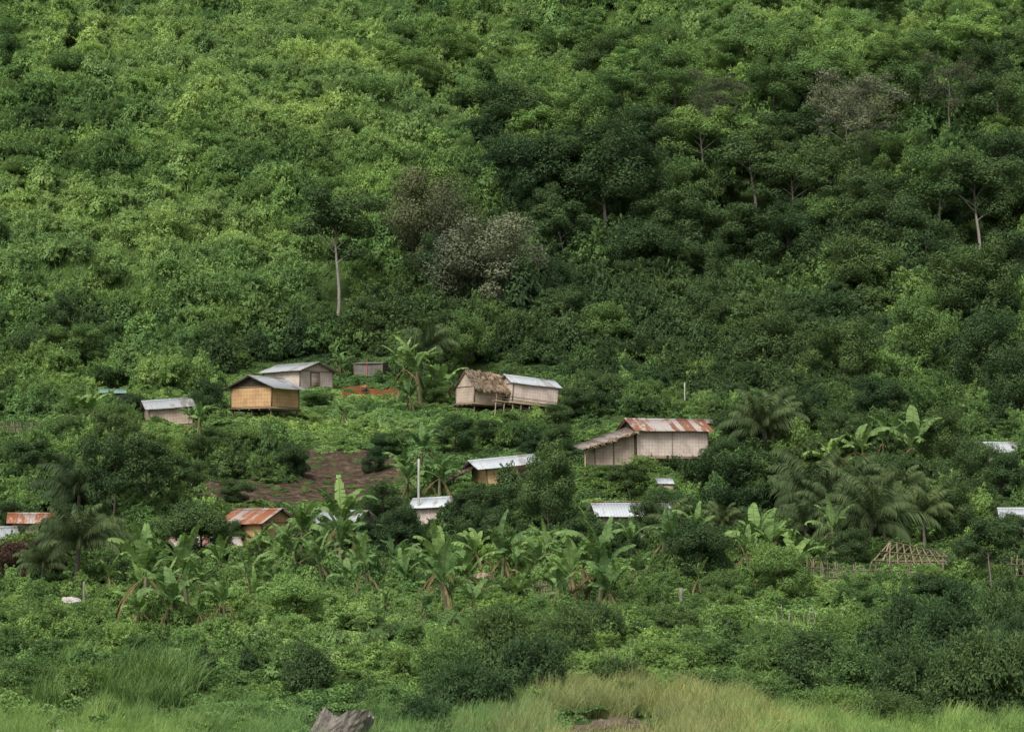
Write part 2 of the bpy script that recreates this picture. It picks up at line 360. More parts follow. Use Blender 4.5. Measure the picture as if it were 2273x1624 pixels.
def bamboo(seed, n=18, ht=6.0):
    r = np.random.RandomState(seed); st = QB(); cr = QB()
    for i in range(n):
        a = r.rand()*6.283; q = 0.5*math.sqrt(r.rand()); L = ht*(0.6+.45*r.rand()); b = a+r.normal()*0.4; t = np.linspace(0, 1, 9); o = 0.22+0.3*r.rand()
        P = np.stack([q*math.cos(a)+math.cos(b)*L*o*t**2.2, q*math.sin(a)+math.sin(b)*L*o*t**2.2, L*(t-0.33*t**4)-0.3], 1)
        st.add(*tube(P, 0.045*(1-0.8*t)+.006, 5))
        for k in range(2, 9):
            m = 60; C = P[k]+sph(m, r)*(.3+.35*r.rand(m))[:, None]-[0, 0, 0.1]
            cr.add(*leaves(C, unit(r.normal(size=C.shape)*0.5+[0, 0, .5]), 0.3, 0.34, r))
    return st, cr

# ------------------------------------------------------------------ object helpers
def obj(name, me, parent=None, loc=(0, 0, 0), rot=(0, 0, 0), sc=(1, 1, 1), **kw):
    o = bpy.data.objects.new(name, me); COL.objects.link(o)
    if parent: o.parent = parent
    o.location = loc; o.rotation_euler = rot; o.scale = sc
    for k, v in kw.items(): o[k] = v
    return o
def scatter(name, kinds, pts, rots, scl, idx, label):
    c = bpy.data.collections.new(name+"_kinds")
    for i, me in enumerate(kinds):
        o = bpy.data.objects.new("%s_kind_%02d" % (name, i), me); c.objects.link(o)
    n = len(pts); me = bpy.data.meshes.new(name); me.vertices.add(n); me.vertices.foreach_set("co", np.asarray(pts, np.float32).ravel())
    for nm, ty, dat, key in (("rot", 'FLOAT_VECTOR', rots, "vector"), ("scl", 'FLOAT_VECTOR', scl, "vector"), ("kidx", 'INT', idx, "value")):
        a = me.attributes.new(nm, ty, 'POINT'); a.data.foreach_set(key, np.asarray(dat, np.int32 if ty == 'INT' else np.float32).ravel())
    for k in kinds[:1]: me.materials.append(k.materials[0])
    o = obj(name, me, kind="stuff", label=label, category=name.split('_')[-1])
    ng = bpy.data.node_groups.new(name, 'GeometryNodeTree')
    ng.interface.new_socket('Geometry', in_out='INPUT', socket_type='NodeSocketGeometry'); ng.interface.new_socket('Geometry', in_out='OUTPUT', socket_type='NodeSocketGeometry')
    gi = ng.nodes.new('NodeGroupInput'); go = ng.nodes.new('NodeGroupOutput'); ip = ng.nodes.new('GeometryNodeInstanceOnPoints')
    ci = ng.nodes.new('GeometryNodeCollectionInfo'); ci.inputs['Collection'].default_value = c; ci.inputs['Separate Children'].default_value = True; ci.inputs['Reset Children'].default_value = True
    def na(nm, ty):
        q = ng.nodes.new('GeometryNodeInputNamedAttribute'); q.data_type = ty; q.inputs['Name'].default_value = nm
        return [s for s in q.outputs if s.name == 'Attribute' and s.enabled][0]
    L = ng.links
    L.new(gi.outputs[0], ip.inputs['Points']); L.new(ci.outputs[0], ip.inputs['Instance']); ip.inputs['Pick Instance'].default_value = True
    L.new(na('kidx', 'INT'), ip.inputs['Instance Index']); L.new(na('rot', 'FLOAT_VECTOR'), ip.inputs['Rotation']); L.new(na('scl', 'FLOAT_VECTOR'), ip.inputs['Scale'])
    L.new(ip.outputs[0], go.inputs[0])
    md = o.modifiers.new("scatter", 'NODES'); md.node_group = ng
    return o

# ------------------------------------------------------------------ houses
def place(px, py, depth=0.0, pad=0.0):
    x, y, z = hit(px, py); y2 = y+depth; x2 = x*y2/y
    if pad: PADS.append((x2, y2, z, pad))
    return x2, y2, z
def root(name, px, py, yaw, depth, pad, label, cat, dz=0.0, group=None):
    x, y, z = place(px, py, depth, pad)
    o = obj(name, None, loc=(x, y, z+dz), rot=(0, 0, math.radians(yaw)), label=label, category=cat); o.empty_display_size = 0.5
    if group: o["group"] = group
    return o
def pentwall(L, W, z0, h, rise, shed=False):
    x = L/2; y = W/2; z1 = z0+h
    if shed:
        V = [(-x,-y,z0),(x,-y,z0),(x,y,z0),(-x,y,z0),(-x,-y,z1),(x,-y,z1),(x,y,z1+rise),(-x,y,z1+rise)]
        F = [(0,1,5,4),(1,2,6,5),(2,3,7,6),(3,0,4,7),(0,3,2,1)]
    else:
        V = [(-x,-y,z0),(x,-y,z0),(x,y,z0),(-x,y,z0),(-x,-y,z1),(x,-y,z1),(x,y,z1),(-x,y,z1),(-x,0,z1+rise),(x,0,z1+rise)]
        F = [(0,1,5,4),(1,2,6,9,5),(2,3,7,6),(3,0,4,8,7),(0,3,2,1)]
    return V, F
def pmesh(name, V, F, mats, mi=None):
    me = bpy.data.meshes.new(name); me.from_pydata([tuple(v) for v in V], [], [tuple(f) for f in F]); 
    for m in mats: me.materials.append(m)
    if mi: 
        for p, k in zip(me.polygons, mi): p.material_index = k
    me.update(); return me
def corr(qb, a, b, c, d, L):
    n = max(8, int(L/0.045)); a, b, c, d = [np.array(v, float) for v in (a, b, c, d)]
    nn = np.cross(b-a, d-a); nn /= np.linalg.norm(nn)
    t = np.linspace(0, 1, n+1)[:, None]; wv = np.cos(np.arange(n+1)*2*np.pi/4.0)[:, None]*0.011*nn
    jit = 0.05*np.sin(np.floor(np.arange(n+1)/17)*7.3)[:, None]
    lo = a+(b-a)*t+wv-(d-a)*jit*0.5; hi = d+(c-d)*t+wv
    V = np.vstack([lo, hi, lo-nn*0.012, hi-nn*0.012]); m = n+1; F = []
    for i in range(n):
        F += [[i, i+1, m+i+1, m+i], [2*m+i, 3*m+i, 3*m+i+1, 2*m+i+1], [i, 2*m+i, 2*m+i+1, i+1], [m+i, m+i+1, 3*m+i+1, 3*m+i]]
    F += [[0, m, 3*m, 2*m], [n, 2*m+n, 3*m+n, m+n]]
    qb.add(V, F)
def thatch(qb, a, b, c, d, r, n=1500, ln=(.22, .35)):
    a, b, c, d = [np.array(v, float) for v in (a, b, c, d)]; nn = np.cross(b-a, d-a); nn /= np.linalg.norm(nn)
    down = unit(a-d); sd_ = unit(b-a); Ls = np.linalg.norm(d-a); Lw = np.linalg.norm(b-a)
    qb.add([a, b, c, d, a-nn*.08, b-nn*.08, c-nn*.08, d-nn*.08], [[0,1,2,3],[4,7,6,5],[0,4,5,1],[1,5,6,2],[3,2,6,7],[0,3,7,4]], [0.2]*8)
    nb = max(30, n//14)
    for j in range(nb):
        u0 = -.03+1.06*r.rand(); v0 = r.rand() if j > nb*.25 else .04*r.rand(); off = .02+.14*r.rand(); tb = r.normal()*.22; sk = r.normal()*.2; Lb = ln[0]+ln[1]*r.rand()
        for i in range(14):
            u = u0+r.normal()*.06/Lw; v = v0+r.normal()*.05/Ls
            p = a+(b-a)*u+(d-a)*v+nn*(off+0.02*r.rand()); L = Lb*(.7+.5*r.rand())
            dd = unit(down+sd_*(sk+r.normal()*0.10)+nn*0.10*r.normal()); e = p+dd*L-np.array([0, 0, 0.12*r.rand() if v < .1 else 0]); ws = sd_*0.024; tt = np.clip(.5+tb+r.normal()*.2, 0, 1)
            qb.add([p-ws, p+ws, e+ws*.5, e-ws*.5], [[0, 1, 2, 3]], [tt]*4)
def house(name, px, py, yaw, L, W, h, rise, label, fl=0.0, ov=0.35, ove=0.45, wallm=W_PINK, roofm=R_GREY, kind='gable', door=None, gdark=False, depth=None, thr=None, windows=(), cat="house", gap=0.0, tilt=0.0):
    dep = (abs(L*math.sin(math.radians(yaw)))+abs(W*math.cos(math.radians(yaw))))/2 if depth is None else depth
    o = root(name, px, py, yaw, dep, max(L, W)*0.55, label, cat)
    o.rotation_euler[1] = math.radians(tilt)
    z0 = fl if fl else -0.5; hh = h if fl else h+0.5
    sh = kind == 'shed'
    V, F = pentwall(L, W, z0, hh, rise, shed=sh)
    mi = [0]*len(F)
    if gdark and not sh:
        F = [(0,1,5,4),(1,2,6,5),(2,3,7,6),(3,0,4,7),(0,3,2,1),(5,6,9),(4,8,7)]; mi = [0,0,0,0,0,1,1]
    obj("wall", pmesh("wall", V, F, [wallm, M_DARK], mi), o)
    q = QB(); z1 = z0+hh; x = L/2; y = W/2
    for sx in (-1, 1):
        for sy in (-1, 1):
            q.box((sx*(x+.01), sy*(y+.01), (z0+z1)/2), (.07, .07, hh))
    nb = max(1, int(L/2.4))
    for i in range(1, nb):
        q.box((-x+L*i/nb, -y-.012, (z0+z1)/2), (.03, .03, hh-.01))
    q.box((0, -y-.02, z1-.04), (L+.1, .04, .04)); q.box((0, -y-.02, max(z0, 0)+.04), (L+.1, .04, .04))
    for sx in (-1, 1): q.box((sx*(x+.02), 0, z1-.045), (.045, W+.1, .04)); q.box((sx*(x+.02), 0, max(z0, 0)+.04), (.045, W+.1, .04))
    obj("frame", q.mesh("frame", [M_WOOD]), o)
    q = QB(); r = np.random.RandomState(abs(int(px))); X = L/2+ove; zr = z1+rise+gap+0.06
    if sh:
        sl = rise/W; zf = z1-ov*sl+.06+gap; zb = z1+rise+ov*sl+.06+gap
        Q = [(-X, -y-ov, zf), (X, -y-ov, zf), (X, y+ov, zb), (-X, y+ov, zb)]
        corr(q, *Q, 2*X)
    else:
        sl = rise/(W/2); ze = z1-ov*sl+.06+gap
        A = [(-X, -y-ov, ze), (X, -y-ov, ze), (X, 0, zr), (-X, 0, zr)]; B = [(X, y+ov, ze), (-X, y+ov, ze), (-X, 0, zr), (X, 0, zr)]
        if roofm is M_THATCH: thatch(q, *A, r, 3200); thatch(q, *B, r, 900)
        else:
            corr(q, *A, 2*X); corr(q, *B, 2*X)
            for s_ in (-1, 1): q.box((0, s_*.09, zr+.012-0.09*sl*.9), (2*X+.02, .2, .012), Matrix.Rotation(-s_*math.atan(sl), 3, 'X'))
    obj("roof", q.mesh("roof", [roofm]), o)
    q = QB()
    for i in range(max(3, int(L/1.1))+1):
        xx = -X+.1+(2*X-.2)*i/max(3, int(L/1.1))
        if sh: q.beam((xx, -y-ov+.08, zf-.07), (xx, y+ov-.08, zb-.07), .03, 4)
        else:
            for s_ in (-1, 1): q.beam((xx, s_*(y+ov-.08), ze-.06+.08*sl), (xx, 0, zr-.08), .03, 4)
    for s_ in (-1, 1):
        if not sh: q.beam((-X+.05, s_*(y+.06), z1-.02+gap*0.5), (X-.05, s_*(y+.06), z1-.02+gap*.5), .035, 4)
    obj("rafters", q.mesh("rafters", [M_WOOD]), o)
    if fl:
        q = QB(); q.box((0, 0, fl-.06), (L+.3, W+.3, .1)); 
        for i in range(5): q.beam((-x-.25, -y+W*i/4, fl-.17), (x+.25, -y+W*i/4, fl-.17), .055, 6)
        obj("floor", q.mesh("floor", [M_BAMB]), o)
        qb = QB(); qb.beam((0, 0, -.9), (0, 0, fl-.12), .075, 8, .06); pm = qb.mesh("post", [M_WOOD])
        nx = max(2, int(L/1.5)+1); ny = max(2, int(W/1.8)+1)
        for i in range(nx):
            for j in range(ny):
                obj("post", pm, o, loc=(-x+.1+(L-.2)*i/(nx-1), -y+.1+(W-.2)*j/(ny-1), 0))
    if door:
        face, off, dw, dh = door; q = QB(); zb_ = max(z0, 0)+.02
        if face == 'front':
            c = (off, -y-.04, zb_+dh/2); q.box(c, (dw, .04, dh)); fr = QB()
            for s_ in (-1, 1): fr.box((off+s_*(dw/2+.04), -y-.045, zb_+dh/2), (.07, .07, dh+.1))
            fr.box((off, -y-.047, zb_+dh+.08), (dw+.16, .07, .06))
            for k in (.15, .5, .85): q.box((off, -y-.068, zb_+dh*k), (dw-.02, .016, .07))
        else:
            s = 1 if face == 'right' else -1; c = (s*(x+.04), off, zb_+dh/2); q.box(c, (.04, dw, dh)); fr = QB()
            for s_ in (-1, 1): fr.box((s*(x+.045), off+s_*(dw/2+.04), zb_+dh/2), (.07, .07, dh+.1))
            fr.box((s*(x+.047), off, zb_+dh+.08), (.07, dw+.16, .06))
            for k in (.15, .5, .85): q.box((s*(x+.068), off, zb_+dh*k), (.016, dw-.02, .07))
        d_ = obj("door", q.mesh("door", [thr or M_WOOD]), o); obj("door_frame", fr.mesh("door_frame", [M_WOOD]), o)
    for (off, zc, ww, wh) in windows:
        q = QB(); q.box((off, -y-.035, max(z0, 0)+zc), (ww, .03, wh)); w_ = obj("window", q.mesh("window", [M_DARK]), o)
        q = QB()
        for s_ in (-1, 1):
            q.box((off+s_*ww/2, -y-.05, max(z0, 0)+zc), (.06, .06, wh+.06)); q.box((off, -y-.053, max(z0, 0)+zc+s_*wh/2), (ww, .06, .06))
        obj("window_frame", q.mesh("window_frame", [M_WOOD]), w_)
    return o
h1 = house("bamboo_house", 662, 866, -42, 4.6, 3.9, 1.75, 0.7, "pale woven-bamboo house with grey metal gable roof on the knoll", wallm=W_PINK, roofm=R_GREY, ov=.4, ove=.5, door=('right', -0.2, .9, 1.5), thr=W_TAN)
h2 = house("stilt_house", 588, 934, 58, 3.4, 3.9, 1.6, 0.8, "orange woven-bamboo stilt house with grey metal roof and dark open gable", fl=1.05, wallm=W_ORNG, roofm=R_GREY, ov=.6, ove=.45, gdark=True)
h3 = house("plank_shed", 824, 836, -12, 2.6, 2.0, 1.15, 0.25, "small grey plank shed beside the bare red earth", wallm=W_GREY, roofm=W_GREY, kind='shed', ov=.1, ove=.05, cat="shed")
h4a = house("thatched_house", 1062, 922, 32, 2.6, 2.8, 1.35, 1.2, "bamboo stilt house with shaggy thatched roof beside a metal-roofed one", fl=.95, wallm=W_TAN, roofm=M_THATCH, ov=.3, ove=.15, tilt=3)
h4b = house("stilt_house", 1168, 922, 24, 3.9, 2.9, 1.5, 0.65, "pale woven-bamboo stilt house with white metal roof and bamboo deck", fl=.95, wallm=W_PINK, roofm=R_WHITE, ov=.2, ove=.3, depth=2.6, tilt=5)
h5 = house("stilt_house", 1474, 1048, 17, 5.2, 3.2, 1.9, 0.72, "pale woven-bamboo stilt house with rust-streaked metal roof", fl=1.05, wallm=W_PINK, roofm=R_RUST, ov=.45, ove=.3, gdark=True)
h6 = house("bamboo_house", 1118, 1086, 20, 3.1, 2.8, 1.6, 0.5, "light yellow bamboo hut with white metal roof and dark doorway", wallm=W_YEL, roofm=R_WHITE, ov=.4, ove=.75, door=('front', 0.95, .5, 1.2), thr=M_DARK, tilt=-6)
h7 = house("bamboo_house", 972, 1172, -14, 2.2, 2.3, 1.3, 0.5, "small pale hut with white metal roof behind a concrete pole", wallm=W_PINK, roofm=R_WHITE, ov=.3, ove=.35, tilt=-3)
h8 = house("bamboo_house", 1400, 1204, 6, 3.9, 3.2, 1.6, 0.65, "pale hut with white metal roof and rusty ridge among trees", wallm=W_PINK, roofm=R_WHITE, ov=.4, ove=.4, windows=((-1.1, .95, .5, .5),))
h9 = house("bamboo_house", 575, 1212, -42, 3.2, 2.5, 1.35, 0.7, "tan bamboo hut with orange rusty metal roof behind banana plants", wallm=W_ORNG, roofm=R_RUST2, ov=.35, ove=.4)
h10 = house("bamboo_house", 768, 1196, -35, 2.8, 2.2, 1.0, 0.6, "dark weathered hut with grey metal roof sunk in greenery", wallm=W_GREY, roofm=R_GREY, ov=.3, ove=.3)
h11 = house("bamboo_hut", 250, 902, 12, 1.9, 1.6, 1.1, 0.35, "tiny pale hut with faded green metal roof", wallm=W_GREY, roofm=R_GREEN, kind='shed', ov=.25, ove=.2, cat="hut")
h12 = house("bamboo_house", 375, 944, 18, 3.2, 2.4, 1.4, 0.6, "low tan hut with grey metal lean roof and dark eave", wallm=W_TAN, roofm=R_GREY, ov=.3, ove=.35, tilt=-5, gdark=True)
h13 = house("bamboo_house", 2212, 1034, 14, 3.0, 2.2, 1.0, 0.6, "house with white metal roof half hidden by trees", wallm=W_PINK, roofm=R_WHITE, ov=.3, ove=.3)
h14 = house("bamboo_house", 2290, 1204, -8, 3.2, 2.4, 1.4, 0.5, "pale pink walled house with white metal roof by stakes", wallm=W_PINK, roofm=R_WHITE, ov=.3, ove=.3)
h16 = house("bamboo_house", 105, 1196, 10, 4.0, 2.6, 0.95, 0.5, "low house with orange rusty roof behind a coconut palm", wallm=W_TAN, roofm=R_RUST2, ov=.3, ove=.3)
h17 = house("bamboo_house", 445, 1242, 14, 3.8, 2.4, 0.75, 0.4, "low hut with brownish metal roof behind banana plants", wallm=W_PINK, roofm=R_RUST, ov=.3, ove=.3)
h18 = house("bamboo_hut", 1695, 1176, -20, 1.6, 1.6, 0.9, 0.4, "small hut with white metal roof under bamboo", wallm=W_GREY, roofm=R_WHITE, kind='shed', ov=.3, ove=.3, cat="hut")
h19 = house("bamboo_hut", 1560, 958, 8, 1.8, 2.0, 0.7, 0.35, "small hut with brown metal roof behind the rusty-roofed house", wallm=W_TAN, roofm=R_BROWN, kind='shed', ov=.25, ove=.25, cat="hut", depth=3.0)
h20 = house("bamboo_hut", -4, 1226, 25, 1.6, 1.8, 0.85, 0.55, "small tan hut with pale roof at the village edge", wallm=W_PINK, roofm=R_GREY, ov=.25, ove=.25, cat="hut")
h21 = house("bamboo_hut", 1476, 1098, 4, 0.9, 0.9, 0.7, 0.3, "tiny white-roofed shelter below the large stilt house", wallm=W_PINK, roofm=R_WHITE, kind='shed', ov=.12, ove=.1, cat="hut")
# lean-to of the rusty-roofed house
q = QB(); corr(q, (-6.7, -2.25, 1.45), (-2.55, -2.15, 2.77), (-2.45, 0.5, 3.2), (-6.4, 0.7, 1.8), 4.2); obj("lean_to_roof", q.mesh("lean_to_roof", [R_BROWN]), h5)
q = QB(); thatch(q, (-6.5, -2.2, 1.43), (-2.6, -2.1, 2.69), (-2.6, -1.85, 2.75), (-6.5, -1.95, 1.49), np.random.RandomState(3), 420, (.12, .16)); obj("thatch_fringe", q.mesh("thatch_fringe", [M_THATCH]), h5)
V = [(-5.6,-1.5,.5),(-2.62,-1.5,.5),(-2.62,-1.5,2.7),(-5.6,-1.5,1.75),(-5.6,.6,.5),(-5.6,.6,2.0),(-2.62,.6,.5),(-2.62,.6,3.0)]
obj("annex_wall", pmesh("annex_wall", V, [(0,1,2,3),(4,0,3,5),(6,4,5,7)], [W_TAN]), h5, label="stained tan annex wall")
q = QB(); q.box((-4.1, -.45, .44), (3.1, 2.4, .1)); [q.box((a_, -1.53, h_+.15), (.06, .05, 2*h_-.7)) for a_, h_ in ((-5.55, .95), (-4.2, 1.15), (-2.7, 1.35))]; obj("annex_frame", q.mesh("annex_frame", [M_WOOD]), h5)
qb = QB(); qb.beam((0, 0, -.9), (0, 0, .39), .06, 8); pm = qb.mesh("annex_post", [M_WOOD])
for a_ in (-5.5, -4.5, -3.4): 
    for b_ in (-1.4, .5): obj("annex_post", pm, h5, loc=(a_, b_, 0))
q = QB(); q.beam((0,0,-.9),(0,0,1.45),.04,6); obj("annex_post", q.mesh("annex_post", [M_BAMB]), h5, loc=(-6.4, -2.0, 0))
q = QB(); q.box((0, 0, 2.37), (4.75, .3, .03)); obj("ridge_cap", q.mesh("ridge_cap", [R_RUST2]), h8, label="rusty ridge cap")
# deck + rails of the thatched pair
q = QB(); q.box((.3, -2.15, .78), (6.0, .9, .06))
for i in range(9): q.beam((-2.6+i*.72, -2.5, -.8), (-2.6+i*.72, -2.5, .78), .035, 6)
obj("deck", q.mesh("deck", [M_BAMB]), h4b, loc=(-1.1, .2, 0))
q = QB()
for zz_ in (.98, 1.2): q.beam((-2.7, -2.58, zz_+.02), (3.3, -2.54, zz_-.03), .028, 6)
for i in range(6): q.beam((-2.6+i*1.15, -2.56, .7), (-2.6+i*1.15, -2.56, 1.32), .028, 6)
q.beam((-2.4, -2.6, .1), (3.3, -2.7, .55), .03, 6); q.beam((-1.6, -2.6, .6), (2.9, -2.75, .1), .03, 6)
obj("railing", q.mesh("railing", [M_BAMB]), h4b, loc=(-1.1, .2, 0))
# thatch lean-to next to the yellow hut
o = root("thatch_shelter", 1036, 1084, -12, .4, .9, "low brown thatch lean-to against the yellow hut", "shelter")
q = QB(); thatch(q, (-.9, -.8, .55), (.75, -.8, 1.35), (.75, .8, 1.7), (-.9, .8, .95), np.random.RandomState(5), 900); obj("roof", q.mesh("roof", [M_THATCH]), o)
for a_, z_ in ((-.75, .6), (.6, 1.3)):
    for b_ in (-.6, .6):
        q = QB(); q.beam((a_, b_, -.4), (a_, b_, z_), .04, 6); obj("post", q.mesh("post", [M_WOOD]), o)
# roof skeleton, open sided
o = root("unfinished_house", 2032, 1288, 10, 1.4, 2.2, "unfinished bamboo house with bare rafter roof and open sides", "house")
q = QB(); ZE = .95
for i in range(10):
    t_ = i/9; a_ = -1.9+4.0*t_; rx = -1.35+3.2*t_; rz = 1.95-.65*t_
    q.beam((a_, -1.45, ZE-.12), (rx, 0, rz), .035, 6); q.beam((a_, 1.45, ZE-.12), (rx, 0, rz), .035, 6)
for a_, b_ in (((-1.95, -1.2, ZE), (2.15, -1.2, ZE)), ((-1.95, 1.2, ZE), (2.15, 1.2, ZE)), ((-1.45, 0, 2.0), (2.0, 0, 1.27)), ((-1.85, -1.25, ZE+.02), (-1.85, 1.25, ZE+.02)), ((-1.75, 0, ZE), (-1.38, 0, 1.95)), ((-1.65, -.7, 1.45), (-1.65, .7, 1.45)), ((-1.65, -.75, 1.42), (2.0, -.75, 1.12))): q.beam(a_, b_, .038, 6)
obj("roof_frame", q.mesh("roof_frame", [M_BAMB]), o)
for a_ in (-1.75, .1, 1.95):
    for b_ in (-1.15, 1.15):
        q = QB(); q.beam((a_, b_, -.6), (a_, b_, ZE), .055, 6); obj("post", q.mesh("post", [M_WOOD]), o)
q = QB()
for k in range(3): q.box((.1, -1.22, .02+k*.17), (3.9, .03, .13))
obj("wall", q.mesh("wall", [M_WOOD]), o)
# fences
def fence(px, py, yaw, L, hgt, label, mat, step=.16, rails=(.3, .75)):
    x, y, z = place(px, py); o = obj("bamboo_fence", None, loc=(x, y, z), rot=(0, 0, math.radians(yaw)), label=label, category="fence")
    r = np.random.RandomState(int(px+py)); q = QB(); n = int(L/step); c_, s_ = math.cos(math.radians(yaw)), math.sin(math.radians(yaw))
    for i in range(n):
        a_ = -L/2+i*step; dz = float(H(x+a_*c_, y+a_*s_))-z; hh = hgt*(.6+.6*r.rand()); q.beam((a_, 0, dz-.3), (a_+r.normal()*.07, r.normal()*.04, dz+hh), .02+.012*r.rand(), 6)
    obj("stakes", q.mesh("stakes", [mat]), o)
    for zr in rails:
        A_ = np.linspace(-L/2, L/2, 8); P = [(a_, -.05, float(H(x+a_*c_, y+a_*s_))-z+hgt*zr+r.normal()*.02) for a_ in A_]
        q = QB(); V, F = tube(P, [.025]*8, 6, True); q.add(V, F); obj("rail", q.mesh("rail", [mat]), o)
    return o
fence(1868, 1296, 4, 3.8, .95, "rough grey bamboo fence beside the unfinished house", M_WOOD)
fence(50, 968, -18, 4.6, .95, "long brown bamboo stake fence on the grassy slope", M_WOOD, .12)
fence(2232, 1292, 3, 3.0, 1.2, "tall grey stake fence under dark trees", M_WOOD, .2)
fence(1232, 1330, -5, 1.8, .9, "short fence of pale stakes among banana plants", M_WOOD, .14)
fence(1655, 1300, 3, 3.0, .7, "low grey stake fence in front of shrubs", M_WOOD, .3)
def pole(name, px, py, hgt, r0, mat, label, cat, lean=0.0, group=None):
    x, y, z = hit(px, py, H); q = QB(); t = np.linspace(0, 1, 6); V, F = tube(np.stack([lean*t*hgt, 0.02*np.sin(t*4), t*hgt-.4*(1-t)], 1), r0*(1-.25*t), 8, True); q.add(V, F)
    o = obj(name, q.mesh(name, [mat]), loc=(x, y, z), label=label, category=cat)
    if group: o["group"] = group
    return o
pole("utility_pole", 929, 1172, 4.1, .08, M_CONC, "pale concrete utility pole beside a small hut", "pole")
pole("wooden_post", 1520, 900, 1.9, .07, M_CONC, "pale post standing up out of shrubs", "post")
pole("wooden_post", 1512, 1350, .95, .10, M_BARK, "short pale post in low greenery", "post")
pole("wooden_post", 1150, 1332, .8, .09, M_BARK, "short pale post by banana plants", "post")
pole("yellow_post", 562, 1316, 1.5, .07, M_YEL, "bright yellow bamboo post among banana plants", "post")
pole("wooden_post", 186, 1350, 1.2, .07, M_BARK, "grey post beside a pale sack", "post")
pole("red_post", 815, 838, 1.5, .05, solid("rust_red_post", (.20, .05, .02), (.32, .09, .04)), "thin rust-red post in front of the plank shed", "post")
for i in range(14):
    pole("cassava_stem", 1682+i*11+random.uniform(-5, 5), 1408+random.uniform(-8, 8), random.uniform(.6, 1.15), .018, M_BARK, "pale bare plant stem in a clustered row", "plant stem", random.uniform(-.3, .3), group="pale bare stems in a garden plot")
for (a, b) in ((1330, 1508), (1345, 1512), (1372, 1510), (1398, 1505), (1410, 1478)):
    pole("dry_stalk", a, b, random.uniform(.7, 1.1), .013, M_BARK, "thin pale dry stalk in shrubs", "plant stem", random.uniform(-.35, .35), group="thin dry stalks")

# ------------------------------------------------------------------ terrain mesh
xs = np.concatenate([np.arange(-330, -120, 6), np.arange(-120, 121, 1.0), np.arange(126, 331, 6)]); ys = np.concatenate([np.arange(-60, 40, 4), np.arange(40, 240, 0.8), np.arange(240, 420, 1.6), np.arange(424, 700, 6)])
GX, GY = np.meshgrid(xs, ys); GZ = H(GX, GY)
r = np.random.RandomState(2); GZ = GZ+0.06*r.normal(size=GZ.shape)
PXg, PYg, _ = proj(GX, np.maximum(GY, 30), GZ)
def soft(d, e): return 1/(1+np.exp(-np.clip(d/e, -40, 40)))
def inbox(px, py, x0, x1, y0, y1, e=9): return soft(px-x0, e)*soft(x1-px, e)*soft(py-y0, e*.6)*soft(y1-py, e*.6)
brown = inbox(PXg, PYg, 670, 890, 992, 1070, 20)+inbox(PXg, PYg, 430, 860, 1058, 1128, 20)+inbox(PXg, PYg, 1250, 1340, 1060, 1180)*.35+inbox(PXg, PYg, 1100, 1400, 1590, 1640)*.3
red = inbox(PXg, PYg, 745, 895, 856, 880, 6)+inbox(PXg, PYg, 30, 130, 1125, 1140, 6)+inbox(PXg, PYg, 215, 300, 1105, 1130, 5)
nx_, ny_ = len(xs), len(ys); I = np.arange(nx_*ny_).reshape(ny_, nx_)
F = np.stack([I[:-1, :-1], I[:-1, 1:], I[1:, 1:], I[1:, :-1]], -1).reshape(-1, 4)
m, nt, b = newmat("hillside_soil")
a1 = N(nt, "ShaderNodeAttribute"); a1.attribute_name = "brown"; a2 = N(nt, "ShaderNodeAttribute"); a2.attribute_name = "red"
geo = N(nt, "ShaderNodeNewGeometry"); n1 = N(nt, "ShaderNodeTexNoise", Scale=1.6, Detail=9.0, Roughness=.75); nt.links.new(geo.outputs['Position'], n1.inputs['Vector'])
n2 = N(nt, "ShaderNodeTexNoise", Scale=.8, Detail=6.0); nt.links.new(geo.outputs['Position'], n2.inputs['Vector'])
gr = ramp(nt, n1.outputs[0], [(.3, (.035, .058, .018)), (.7, (.085, .14, .040))]); br = ramp(nt, n1.outputs[0], [(.34, (.028, .020, .013)), (.5, (.085, .060, .040)), (.66, (.20, .145, .105))]); rd = ramp(nt, n1.outputs[0], [(.3, (.13, .045, .018)), (.7, (.27, .11, .048))])
def thrs(att):
    s = N(nt, "ShaderNodeMath", operation='MULTIPLY_ADD'); nt.links.new(n2.outputs[0], s.inputs[0]); s.inputs[1].default_value = 2.2; s2 = N(nt, "ShaderNodeMath", operation='SUBTRACT'); nt.links.new(att, s.inputs[2]); nt.links.new(s.outputs[0], s2.inputs[0]); s2.inputs[1].default_value = 1.1
    return ramp(nt, s2.outputs[0], [(.45, g(0)), (.65, g(1))])
c = mixc(nt, thrs(a1.outputs['Fac']), gr, br); c = mixc(nt, thrs(a2.outputs['Fac']), c, rd)
nt.links.new(c, b.inputs['Base Color']); b.inputs['Roughness'].default_value = .95; b.inputs['Specular IOR Level'].default_value = .1
bp = N(nt, "ShaderNodeBump", Strength=1.0, Distance=.35); nt.links.new(n1.outputs[0], bp.inputs['Height']); nt.links.new(bp.outputs[0], b.inputs['Normal'])
me = qmesh("hillside", np.stack([GX, GY, GZ], -1).reshape(-1, 3), F, [m], smooth=True)
for nm, ar in (("brown", brown), ("red", red)):
    a = me.attributes.new(nm, 'FLOAT', 'POINT'); a.data.foreach_set("value", ar.astype(np.float32).ravel())
obj("hillside", me, kind="structure", label="steep green hillside with terraces and patches of bare earth", category="hill")

